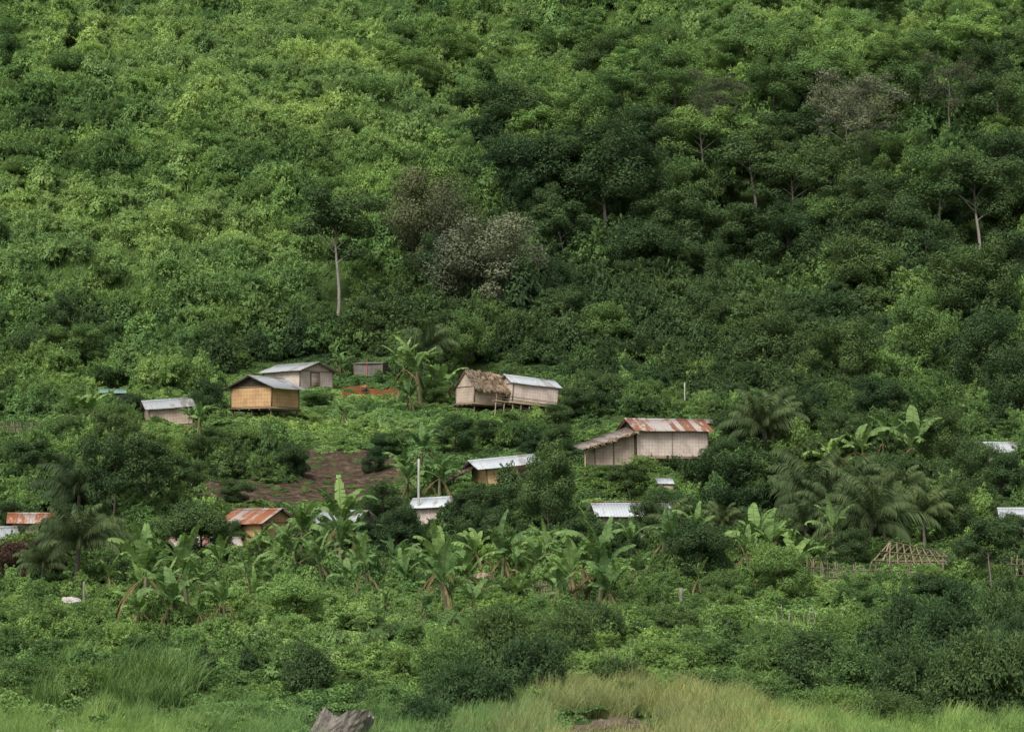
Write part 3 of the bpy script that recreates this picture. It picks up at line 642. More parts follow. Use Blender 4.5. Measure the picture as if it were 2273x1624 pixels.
# ------------------------------------------------------------------ plant prototypes
def retone(me, mat):
    k = me.copy(); k.materials.clear(); k.materials.append(mat); return k
T1 = [TONES[1]]
BUSH = [bush(11, 6, 1700, .16, .6, 1.1, .5, .2, (.34, .22)).mesh("b", T1), bush(12, 8, 1900, .15, .6, 1.2, .55, .4, (.28, .22)).mesh("b", T1), bush(13, 5, 1500, .16, .55, 1.3, .45, .6, (.34, .22)).mesh("b", T1),
        bush(14, 8, 1300, .16, .4, 1.1, .55, 1.2).mesh("b", T1), bush(15, 6, 1100, .17, .34, 1.4, .45, 1.9).mesh("b", T1), bush(16, 10, 1900, .145, .65, 1.0, .6, .2, (.25, .2)).mesh("b", T1)]
BT = [[retone(b_, t_) for b_ in BUSH] for t_ in TONES]
TUFT = [blades(21, 90, 1.4, .028, .7, .7).mesh("t", [TONES[3]]), blades(22, 80, 1.7, .03, .6, .5).mesh("t", [TONES[3]]), blades(23, 100, 1.1, .028, .8, .9).mesh("t", [TONES[3]])]
TUFTM = [retone(t_, TONES[2]) for t_ in TUFT]
FINE = [blades(31, 120, 1.0, .009, .45, .5, 4, True).mesh("f", [M_DRYG]), blades(32, 120, .85, .010, .5, .8, 4).mesh("f", [M_DRYG]), blades(33, 110, 1.1, .008, .4, .4, 4, True).mesh("f", [M_DRYG])]
FINEG = [retone(t_, TONES[3]) for t_ in FINE]+[retone(t_, TONES[2]) for t_ in FINE]
COV = [cover(41, 800, 1, .35, .15).mesh("c", T1), cover(42, 900, 1, .5, .13).mesh("c", T1), cover(43, 900, 1, .3, .13).mesh("c", T1)]
CVT = [[retone(c_, t_) for c_ in COV] for t_ in TONES]
COVF = [cover(44, 1500, 1, .26, .10).mesh("c", T1), cover(45, 1700, 1, .36, .095).mesh("c", T1)]
CVF = [[retone(c_, t_) for c_ in COVF] for t_ in TONES]
# ------------------------------------------------------------------ vegetation rules
PROT = [(563,750,798,856),(508,685,830,930),(790,862,795,830),(745,893,855,880),(1018,1242,810,922),(1255,1580,930,1040),(1015,1202,1003,1076),(925,998,1095,1152),(920,938,1022,1100),
        (1313,1425,1108,1178),(528,652,1130,1172),(750,815,1115,1132),(217,277,860,886),(318,437,882,930),(2165,2236,978,995),(2228,2275,1120,1138),(1945,2095,1200,1278),(440,600,1065,1118),(670,885,995,1118),(600,680,1070,1118),
        (0,110,925,965),(1800,1935,1250,1285),(1678,1822,1352,1400),(30,80,1138,1152),(1670,1718,1132,1156),(1255,1335,1060,1130),(1458,1495,1055,1080),(740,762,600,695),(1895,1925,290,385),(1665,1685,400,495),(2165,2185,480,580),(1515,1526,855,895),(1506,1518,1312,1346),(805,820,790,870),(670,800,1568,1640),(1235,1460,1588,1640)]
PR = np.array(PROT, float)
DIRT = np.array([(745,893,857,879),(440,600,1065,1118),(670,885,998,1118),(600,680,1070,1118),(670,800,1578,1640),(1235,1460,1590,1640)], float)
HOUSES = [(a, b_, r_) for (a, b_, c_, r_) in PADS]
def ok(px, py, s, x, y, hgt, rad, PR=PR, hf=.95):
    top = py-hgt*s; R_ = rad*s*.85
    m = np.ones(len(px), bool)
    for (x0, x1, y0, y1) in PR:
        m &= ~((px+R_ > x0) & (px-R_ < x1) & (top < y1-3) & (py > y0+3))
    for (a, b_, r_) in HOUSES:
        m &= ((x-a)**2+(y-b_)**2) > (r_*hf+rad*.3)**2
    return m
BLOBS = [(350,120,420,130,.34),(700,250,350,130,.34),(250,560,540,130,.44),(1000,60,200,60,.05),(120,330,170,80,-.10),(560,400,200,50,-.12),(1750,90,500,80,.30),(1300,230,220,90,.14),(1800,620,600,250,-.26),(2100,330,250,140,-.04),
         (1250,480,260,150,-.26),(700,745,260,45,-.34),(1100,720,300,110,-.26),(100,775,250,50,-.12),(950,330,160,60,.25),(1500,830,700,90,-.20),(640,930,260,60,.26),(1100,960,140,30,.1),(650,1420,380,80,.24),(1500,1450,200,60,.06),(2150,1470,170,120,-.16),(1100,1480,170,90,-.14),(600,1150,2000,120,-.12),(1900,1100,450,120,-.12),(500,1560,700,60,.0),(100,1040,120,60,.15)]
def tone(px, py, x, y):
    t = 0.52+0*px
    for (cx, cy, sx, sy, a) in BLOBS: t = t+a*np.exp(-((px-cx)/sx)**2-((py-cy)/sy)**2)
    t += .15*np.sin(x*.19+y*.11+np.sin(y*.07)*2)*np.sin(y*.16-x*.08+1)
    return t
def sample(n, y0, y1, ext=1.12, pad=6):
    y = y0+(y1-y0)*rs.rand(int(n*2.2)); hw = y*math.tan(math.radians(12.5))*ext+pad; hm = y1*math.tan(math.radians(12.5))*ext+pad
    x = (rs.rand(len(y))*2-1)*hm; k = np.abs(x) < hw; x = x[k][:n]; y = y[k][:n]; z = H(x, y); px, py, s = proj(x, y, z)
    return x, y, z, px, py, s
def put(name, kinds, x, y, z, sc, idx, label, tilt=.12, zs_=None, sink=.05, follow=0.0):
    n = len(x); rot = np.stack([rs.normal(size=n)*tilt, rs.normal(size=n)*tilt, rs.rand(n)*6.283], 1)
    if follow:
        gx = (H(x+.6, y)-H(x-.6, y))/1.2*follow; gy = (H(x, y+.6)-H(x, y-.6))/1.2*follow; Z = Vector((0, 0, 1))
        for i in range(n):
            nv = Vector((-gx[i]+rs.normal()*tilt*.6, -gy[i]+rs.normal()*tilt*.6, 1)).normalized()
            rot[i] = (Z.rotation_difference(nv) @ Quaternion((0, 0, 1), rot[i, 2])).to_euler()
    S = np.stack([sc, sc, sc*(zs_ if zs_ is not None else np.ones(n))], 1)
    return scatter(name, kinds, np.stack([x, y, z-sink*sc], 1), rot, S, idx, label)
def tidx(t, nk, lim=(.33, .53, .72), kk=None, lo=None):
    t = t+rs.normal(size=len(t))*.09; k = (t > lim[0]).astype(int)+(t > lim[1])+(t > lim[2])
    if lo is not None: k = np.maximum(k, lo)
    return k*nk+(rs.randint(nk, size=len(t)) if kk is None else kk)
flat4 = [m_ for row in BT for m_ in row]
x, y, z, px, py, s = sample(8600, 214, 352, 1.06, 3); t = tone(px, py, x, y); open_ = t > .60; sc = np.where(open_, .6+1.7*rs.rand(len(x))**1.8, (.8+1.8*rs.rand(len(x))**1.7)*np.where(px > 1050, 1.08, 1.0))
k = ok(px, py, s, x, y, sc*1.4, sc) & (~open_ | (rs.rand(len(x)) < .9)); x, y, z, t, sc, open_ = x[k], y[k], z[k], t[k], sc[k], open_[k]
kk = np.where(open_ & (rs.rand(len(x)) < .5), rs.randint(3, 5, size=len(x)), rs.randint(0, 6, size=len(x)))
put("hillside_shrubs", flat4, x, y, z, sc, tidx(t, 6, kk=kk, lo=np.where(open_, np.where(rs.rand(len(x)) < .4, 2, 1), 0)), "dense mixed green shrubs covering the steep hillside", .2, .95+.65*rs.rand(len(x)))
x, y, z, px, py, s = sample(15000, 216, 352, 1.06, 3); t = tone(px, py, x, y); k = (t+rs.normal(size=len(t))*.10 > .60); k &= ok(px, py, s, x, y, 1.4, .8); x, y, z, t = x[k], y[k], z[k], t[k]
put("hillside_grass", TUFT+TUFTM, x, y, z, .75+.85*rs.rand(len(x)), np.where(t+rs.normal(size=len(t))*.12 > .72, 0, 3)+rs.randint(3, size=len(x)), "tall pale green grass growing between hillside shrubs")
x, y, z, px, py, s = sample(6000, 112, 216, 1.06, 3); t = tone(px, py, x, y)-.03; sc = .3+.95*rs.rand(len(x))**1.7; sc = np.where(y > 196, sc*1.5, sc); sc = np.where((py > 1190), sc*.72, sc)
kn = (px > 330) & (px < 1000) & (py > 875) & (py < 1000); sc = np.where(kn, sc*.45, sc)
k = ok(px, py, s, x, y, sc*1.3, sc) & ~(kn & (rs.rand(len(px)) < .5)); x, y, z, t, sc = x[k], y[k], z[k], t[k], sc[k]
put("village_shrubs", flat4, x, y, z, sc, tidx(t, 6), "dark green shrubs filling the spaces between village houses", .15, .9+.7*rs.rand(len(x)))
x, y, z, px, py, s = sample(8500, 96, 222, 1.06, 3); t = tone(px, py, x, y)+.05; sc = .5+.6*rs.rand(len(x)); o1 = ok(px, py, s, x, y, .25*sc, sc*.4, DIRT, .62); k = o1 | (ok(px, py, s, x, y, .2, .2, PR[:3], .9) & (rs.rand(len(x)) < .6)); sc = np.where(o1, sc, .12+.34*rs.rand(len(x))); x, y, z, t, sc = x[k], y[k], z[k], t[k], sc[k]
put("ground_cover", [m_ for row in CVT for m_ in row], x, y, z, sc, tidx(t, 3), "low leafy creepers carpeting the ground", .15, follow=1.0)
x, y, z, px, py, s = sample(5200, 44, 104, 1.06, 3); t = tone(px, py, x, y)+.04; sc = .5+.5*rs.rand(len(x)); k = ok(px, py, s, x, y, .22*sc, sc*.3, DIRT); x, y, z, t, sc = x[k], y[k], z[k], t[k], sc[k]
put("creeper_carpet", [m_ for row in CVF for m_ in row], x, y, z, sc, tidx(t, 2), "small-leaved creeper carpet on the lower slope", .2, follow=1.0)
x, y, z, px, py, s = sample(3000, 50, 114, 1.06, 3); t = tone(px, py, x, y)-.02; sc = .18+.55*rs.rand(len(x))**2; sc = np.where(py > 1540, sc*.65, sc)
dens = .5+.5*((px > 1250) | (py < 1400) | (px < 330)); k = ok(px, py, s, x, y, sc*1.3, sc) & (rs.rand(len(x)) < dens) & ((py < 1575) | (px < 1000) & (rs.rand(len(px)) < .6)); x, y, z, t, sc = x[k], y[k], z[k], t[k], sc[k]
put("slope_shrubs", flat4, x, y, z, sc, tidx(t, 6), "loose shrubs on the lower slope", .15, .8+.6*rs.rand(len(x)))
x, y, z, px, py, s = sample(10000, 43, 70, 1.06, 3); edge = 1616-66*np.exp(-((px-1400)/270)**2)+14*np.sin(px*.019)+10*np.sin(px*.053)-rs.rand(len(px))*30
cl = .5+.5*np.sin(px*.017+py*.05)*np.sin(px*.041-1)
k = (py > edge) & ok(px, py, s, x, y, .4, .2) & ((px > 1050) & (px < 1900) | (rs.rand(len(px)) < .25+.6*cl)); x, y, z, px, cl = x[k], y[k], z[k], px[k], cl[k]
ctr = np.exp(-((px-1420)/330)**2); pl = ctr*.9+.1+rs.normal(size=len(px))*.22
put("foreground_grass", FINE+FINEG, x, y, z, (.28+.45*rs.rand(len(x)))*(1+.35*ctr+.3*cl), np.where(pl > .55, 0, np.where(pl > .3, 3, 6))+rs.randint(3, size=len(x)), "fine straw-tinged grass along the bottom bank", .2)

# ------------------------------------------------------------------ individual trees
TP = {}
def proto(key, tk, cr, bark, leaf):
    TP[key] = (tk.mesh(key+"_trunk", [bark], True), cr.mesh(key+"_crown", [leaf]))
proto("broad0", *tree(51), M_BARKD, TONES[0]); proto("broad1", *tree(52, 8, 2.7, .2, 12, 260, .21, .9), M_BARKD, TONES[0]); proto("broad2", *tree(53, 8, 2.2, .3, 10, 240, .21, .8), M_BARKM, TONES[0])
proto("broad3", *tree(54, 8, 2.9, .13, 14, 280, .21, .95), M_BARKD, TONES[0]); proto("round", *tree(55, 6, 2.5, .06, 15, 320, .19, .9, .14), M_BARKD, TONES[0])
proto("tall", *tree(56, 9, 2.2, .46, 12, 200, .20, .8, .115, .75), M_BARKM, TONES[0]); proto("tall2", *tree(60, 9, 2.3, .40, 12, 230, .20, .88, .115, 1.0), M_BARKM, TONES[0])
proto("sparse", *tree(57, 9, 2.8, .40, 12, 170, .16, .82, .10, .8, .9, .5, .3), M_BARKM, TONES[0])
proto("shrubtree", *tree(58, 7, 2.9, .06, 17, 420, .17, 1.05, .13), M_BARKM, TONES[0])
TH = {"broad0": 8.8, "broad1": 9.0, "broad2": 8.8, "broad3": 9.0, "round": 7.0, "tall": 9.9, "tall2": 10, "sparse": 9.8, "shrubtree": 8.2}
TR = {"broad0": 3.2, "broad1": 3.4, "broad2": 2.8, "broad3": 3.7, "round": 3.3, "tall": 2.8, "tall2": 3.0, "sparse": 3.5, "shrubtree": 3.8}
D, Mi, Fr, Ye = TONES
def add_tree(name, key, px, py, hpx, wpx, leaf, label, group=None, bark=None, xyz=None):
    if xyz is None:
        x, y, z = hit(px, py, H)
        if leaf is Mi and px > 1150 and 380 < py < 1000 and random.random() < .5: leaf = D
    else: x, y, z = xyz
    s = proj(x, y, z)[2]; sz = hpx/s/TH[key]; sx = wpx/s/(2*TR[key])
    o = obj(name, None, loc=(x, y, z), rot=(0, 0, random.uniform(0, 6.28)), sc=(sx, sx, sz), label=label, category="tree")
    if group: o["group"] = group
    a = obj("trunk", TP[key][0], o); b_ = obj("crown", TP[key][1], o)
    b_.material_slots[0].link = 'OBJECT'; b_.material_slots[0].material = leaf
    if bark: a.material_slots[0].link = 'OBJECT'; a.material_slots[0].material = bark
    return o
add_tree("slender_tree", "tall", 752, 702, 300, 190, D, "tall slender tree with pale trunk and thin layered dark crown", bark=M_BARK)
add_tree("grey_tree", "shrubtree", 1068, 705, 222, 255, M_GREY, "broad rounded bushy tree with dull grey-green foliage")
add_tree("dusky_tree", "shrubtree", 962, 640, 265, 200, M_GREY2, "dusky grey-green tree with fine twiggy crown")
add_tree("dusky_tree", "sparse", 1912, 395, 240, 220, M_GREY, "half-bare tree with pale forked trunk and thin brown crown", bark=M_BARK)
add_tree("dusky_tree", "sparse", 1880, 412, 240, 160, M_GREY, "half-bare tree with leaning pale trunk", bark=M_BARK)
add_tree("dusky_tree", "sparse", 2113, 330, 210, 150, M_GREY2, "thin brownish tree with grey trunk")
add_tree("dusky_tree", "sparse", 1590, 335, 180, 140, M_GREY2, "thin brownish tree on the wooded slope")
add_tree("forest_tree", "tall", 1678, 512, 230, 180, D, "dark tree with a thin bare pale trunk", bark=M_BARK)
add_tree("forest_tree", "tall", 2175, 592, 260, 190, D, "dark tree with pale forked trunk", bark=M_BARK)
add_tree("forest_tree", "broad0", 1175, 530, 240, 170, D, "dark green forest tree")
add_tree("forest_tree", "tall2", 1335, 545, 270, 230, D, "dark green forest tree with spreading crown")
for (a, b_, h_, w_, t_) in [(1240,520,220,150,D),(1410,540,230,160,Mi),(1560,430,200,140,Mi),(1500,620,200,160,D),(1840,500,200,150,Mi),(1980,620,200,170,D),(2090,540,220,150,Mi),(2230,480,200,140,D),(1760,540,210,150,D),(1630,640,190,150,Mi),(2120,760,210,170,D),(1910,570,180,150,Mi),(1460,400,180,140,D),(1720,300,170,130,Mi),(2030,300,180,140,Mi),(2220,330,180,140,D),(1290,360,170,140,Mi),(1130,480,190,130,D),(1820,270,160,130,Fr),(2160,180,150,120,Fr),(1500,300,160,120,Mi),(1650,200,140,110,Fr),(1980,230,150,120,Mi),(2260,700,200,150,D),(1380,300,150,120,Mi)]:
    add_tree("forest_tree", random.choice(["tall", "tall2", "tall2"]), a, b_, h_, w_, t_, "slender-trunked tree with rounded leafy crown on the hillside", "slender trees on the wooded hillside", bark=random.choice([M_BARK, M_BARKM, M_BARKM]))
for (a, b_, h_, w_, k_, t_) in [(1125,330,150,180,"round",D),(1250,610,170,150,"broad2",D),(1440,650,170,160,"round",D),(1520,500,150,140,"broad1",Mi),(1590,620,150,140,"round",Mi),(1750,640,170,160,"broad3",D),(1900,690,170,170,"round",Mi),(2050,640,170,140,"broad1",D),(2200,760,230,160,"broad3",D),
        (2240,560,180,150,"round",D),(1980,530,150,140,"broad0",Mi),(1830,560,130,130,"round",Mi),(1560,760,120,130,"round",D),(1700,850,160,160,"round",Mi),(1880,870,160,170,"broad3",D),(2040,850,200,140,"broad1",Mi),(2180,900,210,180,"broad3",D),(2260,960,200,150,"round",D),
        (1030,830,140,110,"broad1",Mi),(1330,790,120,130,"round",Mi),(1250,740,110,120,"round",D),(600,750,90,120,"round",D),(820,770,110,120,"broad1",D),(700,770,90,100,"round",D),(480,800,90,110,"round",Mi),(100,830,110,130,"round",D),(230,800,90,110,"round",Mi),
        (1750,200,140,140,"round",Mi),(1620,160,120,120,"broad1",Fr),(1480,220,130,130,"round",Mi),(1330,190,110,120,"round",D),(1000,160,100,110,"broad1",Mi),(2200,240,150,140,"broad3",D),(2060,180,120,130,"round",Mi),(1380,380,120,120,"round",D),(1760,370,130,130,"broad0",D),(2020,420,130,130,"broad3",Mi),(2240,420,130,130,"round",D),(160,200,90,100,"round",Mi),(60,430,90,100,"round",Mi),(900,130,90,90,"round",Mi),(1850,50,110,100,"broad1",Fr),(1950,60,110,110,"round",Mi),
        (580,480,80,90,"round",Mi),(260,300,80,90,"broad1",Mi),(760,330,80,80,"round",Mi),(500,620,90,100,"round",Mi),(170,830,110,120,"broad0",Mi)]:
    add_tree("forest_tree", k_, a, b_, h_, w_, t_, "leafy tree on the wooded hillside", "trees on the wooded hillside")
cnt = 0
x, y, z, px, py, s = sample(1200, 216, 345, 1.02, 2)
for i in range(len(x)):
    if cnt > 160: break
    p = .9 if px[i] > 1200 else (.3 if px[i] > 900 else .05)
    if py[i] < 250 and px[i] < 1400: p *= .5
    if random.random() > p*.5 or py[i] < -60: continue
    hm = random.uniform(3.2, 7.0); wm = hm*random.uniform(.65, .95)
    if not ok(np.array([px[i]]), np.array([py[i]]), np.array([s[i]]), np.array([x[i]]), np.array([y[i]]), hm, wm/2)[0]: continue
    tt = float(tone(px[i:i+1], py[i:i+1], x[i:i+1], y[i:i+1])[0])+random.uniform(-.18, .18)
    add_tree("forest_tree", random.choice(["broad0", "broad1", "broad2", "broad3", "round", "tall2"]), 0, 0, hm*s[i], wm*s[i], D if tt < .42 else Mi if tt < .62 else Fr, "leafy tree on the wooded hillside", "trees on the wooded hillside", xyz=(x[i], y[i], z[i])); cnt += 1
for (a, b_, h_, w_, k_, t_, lab) in [(1218,1200,215,130,"broad1",D,"dark tree beside the white-roofed huts"),(1095,1200,130,110,"broad0",D,"small dark tree in front of the hut"),(1395,1110,85,100,"broad2",D,"small tree in front of the stilt house"),(448,1256,150,165,"round",D,"dense rounded dark tree over a rusty roof"),
        (250,1180,230,150,"broad0",D,"airy dark tree on the slope"),(330,1150,180,130,"broad2",D,"airy dark tree on the slope"),(250,1010,110,110,"broad1",D,"small dark tree below the huts"),(460,940,100,85,"broad1",D,"dark tree between two huts"),(70,1090,120,110,"broad2",D,"airy dark tree on the slope"),
        (1640,1000,100,110,"round",D,"rounded dark tree by the village"),(1760,960,90,110,"broad1",Mi,"dark leafy tree above the palms"),(1870,1010,100,120,"broad3",D,"dark tree among palms"),(2080,1050,150,130,"broad3",D,"dark tree among palms"),(2150,1140,160,120,"broad1",D,"dark tree near a white roof"),(2220,1110,110,110,"round",D,"dark tree near a white roof"),(2110,1200,140,110,"broad3",D,"dark tree by the unfinished house"),
        (2200,1330,190,120,"tall",D,"dark tree standing over a stake fence"),(1480,1200,120,110,"round",D,"dark tree covering a hut roof"),(1560,1290,140,140,"round",D,"rounded dark shrub tree"),(1060,1250,130,120,"broad3",D,"dark leafy tree between huts"),(850,1180,110,110,"broad1",D,"dark leafy tree below bare earth"),(650,1060,80,80,"round",D,"shrubby tree beside bare earth"),(830,1050,60,60,"round",D,"dark shrub beside bare earth"),
        (880,1240,120,110,"round",D,"dark leafy tree in the village"),(1300,1260,120,110,"broad1",D,"dark leafy tree in the village"),(1740,1330,120,140,"round",Mi,"rounded shrub tree in the village"),(1900,1370,80,110,"broad1",Mi,"low shrubby tree near a fence"),(1990,1180,100,110,"broad1",D,"dark tree among coconut palms"),(660,1395,125,145,"round",Fr,"rounded light green shrubby tree on the lower slope"),(110,1300,110,110,"broad0",M_RED,"dark reddish leaved tree"),(40,1305,110,110,"round",M_RED,"dark reddish leaved tree"),
        (960,900,60,80,"round",Mi,"small bright shrub tree near banana plants"),(1290,930,70,110,"round",D,"dark shrub beside the deck"),(1950,950,120,130,"round",D,"rounded dark tree above the palms"),(1330,900,80,110,"round",D,"dark shrub behind the deck"),(1230,950,55,80,"round",Mi,"leafy shrub below the deck"),
        (200,1250,100,110,"round",D,"dark tree beside a coconut palm"),(340,1250,90,110,"broad3",D,"dark tree by a low roof"),(1620,1340,80,120,"round",Mi,"low leafy shrub tree"),(2080,1350,80,130,"round",D,"low dark shrub tree"),(1180,1010,50,70,"round",D,"dark shrub behind the white roof"),(735,1225,70,90,"round",Mi,"leafy shrub in front of a grey roof"),(800,1215,60,80,"round",D,"leafy shrub in front of a grey roof"),
        (10,1185,75,90,"round",D,"leafy shrub hiding an orange roof"),(160,1215,95,110,"broad1",D,"leafy shrub hiding an orange roof"),(140,1010,90,100,"round",Mi,"leafy shrub tree on the grassy slope"),(40,1040,70,100,"round",Mi,"leafy shrub tree on the grassy slope"),(520,1120,60,80,"round",D,"dark shrub at the edge of bare earth"),(400,1110,100,110,"broad1",D,"dark tree at the edge of bare earth"),(1010,1010,90,110,"broad1",D,"dark tree below the deck"),(1080,990,60,100,"round",D,"dark shrub below the deck"),(1230,1020,80,90,"broad3",D,"dark tree beside the stilt house"),
        (900,1010,60,80,"round",Mi,"leafy shrub above bare earth"),(1440,1215,115,90,"broad1",D,"dark tree in front of a white roof"),(1030,1190,105,90,"broad2",D,"dark tree beside a small hut"),(2180,1060,85,80,"round",D,"dark shrub before a white roof"),(2255,1210,75,80,"round",D,"dark shrub before a pale wall"),(2215,1170,70,60,"broad1",D,"dark shrub before a white roof"),(1950,1330,60,90,"round",Mi,"low leafy shrub by a fence"),(2150,1300,110,90,"broad1",D,"dark tree beside the unfinished house"),(800,1400,50,110,"round",Mi,"low leafy shrub on the lower slope"),(1180,1420,60,110,"round",Mi,"low leafy shrub on the lower slope"),
        (300,930,60,70,"round",D,"dark shrub beside a low hut"),(700,905,40,70,"round",Mi,"leafy shrub beside the stilt house"),(1600,1060,90,90,"round",D,"dark shrub beside the stilt house"),(1330,1070,40,60,"round",Mi,"leafy shrub below the lean-to"),(1690,1230,110,120,"round",D,"rounded dark tree under palms"),(1830,1150,110,110,"broad3",D,"dark tree under palms"),(1960,1120,120,120,"round",D,"dark tree under palms"),(1880,1260,90,110,"round",D,"dark shrub under palms"),
        (640,1225,60,70,"broad1",D,"dark shrub beside a rusty roof"),(520,1225,70,70,"round",D,"dark shrub beside a rusty roof"),(1000,1180,60,50,"round",D,"dark shrub beside a small hut"),(900,1190,70,60,"broad1",D,"dark shrub beside a concrete pole"),(1190,1110,80,70,"broad1",D,"dark tree beside the yellow hut"),(1040,1110,40,70,"round",Mi,"leafy shrub below the yellow hut"),(1300,1210,80,70,"broad2",D,"dark tree beside a white roof"),(860,1010,50,70,"round",D,"dark shrub above bare earth"),(560,1010,70,90,"round",Mi,"leafy shrub on the knoll slope"),(470,1030,80,100,"broad1",D,"dark leafy tree on the knoll slope"),(350,1030,80,100,"broad1",Mi,"leafy tree on the knoll slope"),(2070,1320,70,80,"round",Mi,"leafy shrub before the unfinished house"),(1960,1310,45,60,"round",D,"leafy shrub before the unfinished house")]:
    add_tree("village_tree", k_, a, b_, h_, w_, t_, lab)
def add_bush(px, py, hpx, wpx, kind, mat, label):
    x, y, z = hit(px, py, H); s = proj(x, y, z)[2]
    o = obj("bush", BIGB[kind], loc=(x, y, z-.1), rot=(0, 0, random.uniform(0, 6.28)), sc=(wpx/s/2, wpx/s/2, hpx/s/1.25), label=label, category="bush", group="bushes on the lower slope")
    o.material_slots[0].link = 'OBJECT'; o.material_slots[0].material = mat
BIGB = [bush(61, 14, 5500, .085, .55, 1., .62, 1.2, (.22, .2)).mesh("bush", [D]), bush(62, 18, 6000, .08, .5, 1.05, .65, 1.4, (.2, .2)).mesh("bush", [D]), bush(63, 12, 5000, .09, .5, 1.1, .6, 1.8, (.22, .22)).mesh("bush", [D])]
for (a, b_, h_, w_, m_) in [(682,1540,110,150,D),(1000,1530,120,170,Mi),(1110,1500,150,180,D),(1180,1560,150,190,D),(1050,1590,130,200,D),(1260,1470,130,150,D),(1330,1440,100,160,D),(1480,1500,80,180,Mi),(1560,1480,70,160,Mi),(1700,1480,90,160,Mi),(1800,1500,100,170,D),(1900,1540,110,180,Mi),(2020,1580,160,200,D),(2120,1480,170,180,D),(2200,1600,200,200,D),(2120,1600,160,170,D),
        (2230,1440,160,150,D),(2010,1450,130,160,D),(1920,1440,80,140,Mi),(1850,1420,60,120,Mi),(180,1560,90,130,Mi),(90,1400,70,160,Mi),(60,1540,80,160,Mi),(1400,1390,60,130,Mi),(1620,1400,60,150,Fr),(1000,1560,90,150,D),(1560,1545,60,170,Mi),(1700,1560,60,180,Mi),(1860,1590,70,170,Mi),(2260,1540,180,150,D),(1380,1530,70,150,D),(20,1470,80,130,Mi),(520,1570,50,120,Mi),(860,1590,70,140,Mi),(1960,1610,80,160,D),(940,1620,80,150,D),(560,1620,60,140,Mi),(430,1480,50,110,Mi),(780,1480,50,120,Mi),(880,1430,50,120,D),(1500,1400,60,120,D)]:
    add_bush(a, b_, h_, w_, random.randint(0, 2), m_, "leafy dark green bush on the lower slope" if m_ is D else "leafy mid green bush on the lower slope")
RE = [blades(71, 260, 1.7, .018, .5, .55, 5).mesh("reed_clump", [Fr]), blades(72, 240, 1.5, .018, .55, .8, 5).mesh("reed_clump", [Fr])]
for (a, b_, h_) in [(330,1545,120),(385,1550,130),(350,1500,90),(180,1500,80),(410,1540,110),(300,1530,100),(140,1520,80),(240,1560,90),(360,1580,110),(290,1590,90),(100,1580,90),(1740,1590,50),(1590,1590,50),(1150,1605,50),(60,1610,60),(300,1625,60),(2200,1635,60),(2050,1635,50)]:
    x, y, z = hit(a, b_, H); s = proj(x, y, z)[2]; k = h_/s/1.4
    o = obj("reed_clump", RE[random.randint(0, 1)], loc=(x, y, z), rot=(0, 0, random.uniform(0, 6)), sc=(k, k, k), label="clump of tall arching reed grass", category="grass clump", group="clumps of tall reed grass"); o.material_slots[0].link = 'OBJECT'; o.material_slots[0].material = Fr if random.random() < .4 else Mi
BN = []
for i in range(8):
    st, cr, dr = banana(81+i); BN.append((st.mesh("stem", [M_STEM], True), cr.mesh("crown", [M_BAN]), dr.mesh("dead_leaves", [M_DRY])))
def add_banana(px, py, hpx, label="banana plant with broad arching torn leaves"):
    x, y, z = hit(px, py, H); s = proj(x, y, z)[2]; k = hpx/s/2.9*random.uniform(.85, 1.35); v = BN[random.randint(0, 7)]
    o = obj("banana_plant", None, loc=(x, y, z), rot=(random.uniform(-.15, .15), random.uniform(-.2, .2), random.uniform(0, 6.28)), sc=(k, k, k*random.uniform(.95, 1.2)), label=label, category="banana plant", group="banana plants among the houses")
    obj("stem", v[0], o); obj("crown", v[1], o); obj("dead_leaves", v[2], o)
BL = [(325,1385,130),(385,1390,130),(430,1385,140),(480,1385,120),(350,1360,110),(690,1270,120),(735,1260,130),(640,1260,100),(780,1240,90),(720,1310,90),(905,1330,110),(935,1345,120),(1000,1385,150),(985,1350,120),(1075,1290,100),(1110,1300,120),(1150,1290,100),(1290,1360,150),(1330,1370,170),(1310,1340,140),(1270,1370,110),
        (1395,1240,80),(1470,1250,90),(1500,1260,90),(1545,1240,80),(1690,1270,100),(1740,1275,110),(1790,1280,90),(1680,1320,90),(930,1050,110),(950,1100,110),(910,1080,90),(975,1110,90),(890,1110,80),(905,890,95),(935,905,110),(965,900,105),(985,890,90),(920,915,90),(880,895,70),(1255,780,75),(1285,775,65),(1330,790,55),(1140,770,60),(1120,780,60),
        (200,960,70),(160,970,90),(185,990,80),(430,960,60),(445,975,70),(765,950,40),(640,1040,70),(620,1020,50),(1895,1050,110),(1930,1060,90),(1960,1040,110),(2010,1060,120),(1985,1020,90),(1860,1060,90),(1850,1250,90),(1640,1250,70),(860,1370,60),(820,1290,80),(870,1290,90),(590,1330,90),(560,1350,80),(1205,1290,90),(60,1000,60),(1560,1330,60),(740,820,50),(755,835,45),(300,880,50),(1020,1220,70),(1440,1290,60),(2040,1260,50),
        (400,1290,80),(490,1290,90),(660,1300,90),(800,1260,80),(300,1350,100),(540,1330,90),(1180,1330,90),(1370,1330,90),(1720,1240,90),(1770,1250,80),(1820,1270,80),(700,1230,80),(250,1330,80),(150,1060,70),(680,1330,80),(430,1340,90),
        (300,1400,90),(460,1405,90),(620,1340,80),(780,1330,80),(840,1340,90),(950,1390,90),(1050,1380,90),(1140,1350,90),(1250,1350,100),
        (370,1400,120),(500,1400,110),(410,1370,110),(620,1300,100),(670,1240,100),(760,1280,110),(900,1300,90),(960,1340,120),(1040,1330,110),(1180,1300,100),(1240,1330,110),(1360,1380,120),(1420,1310,80),(1530,1290,70),(1660,1290,80),(1760,1300,100),(660,1210,70),(860,1240,80),(580,1250,70),(340,1320,90)]
for t3 in BL: add_banana(*t3)
PL = []
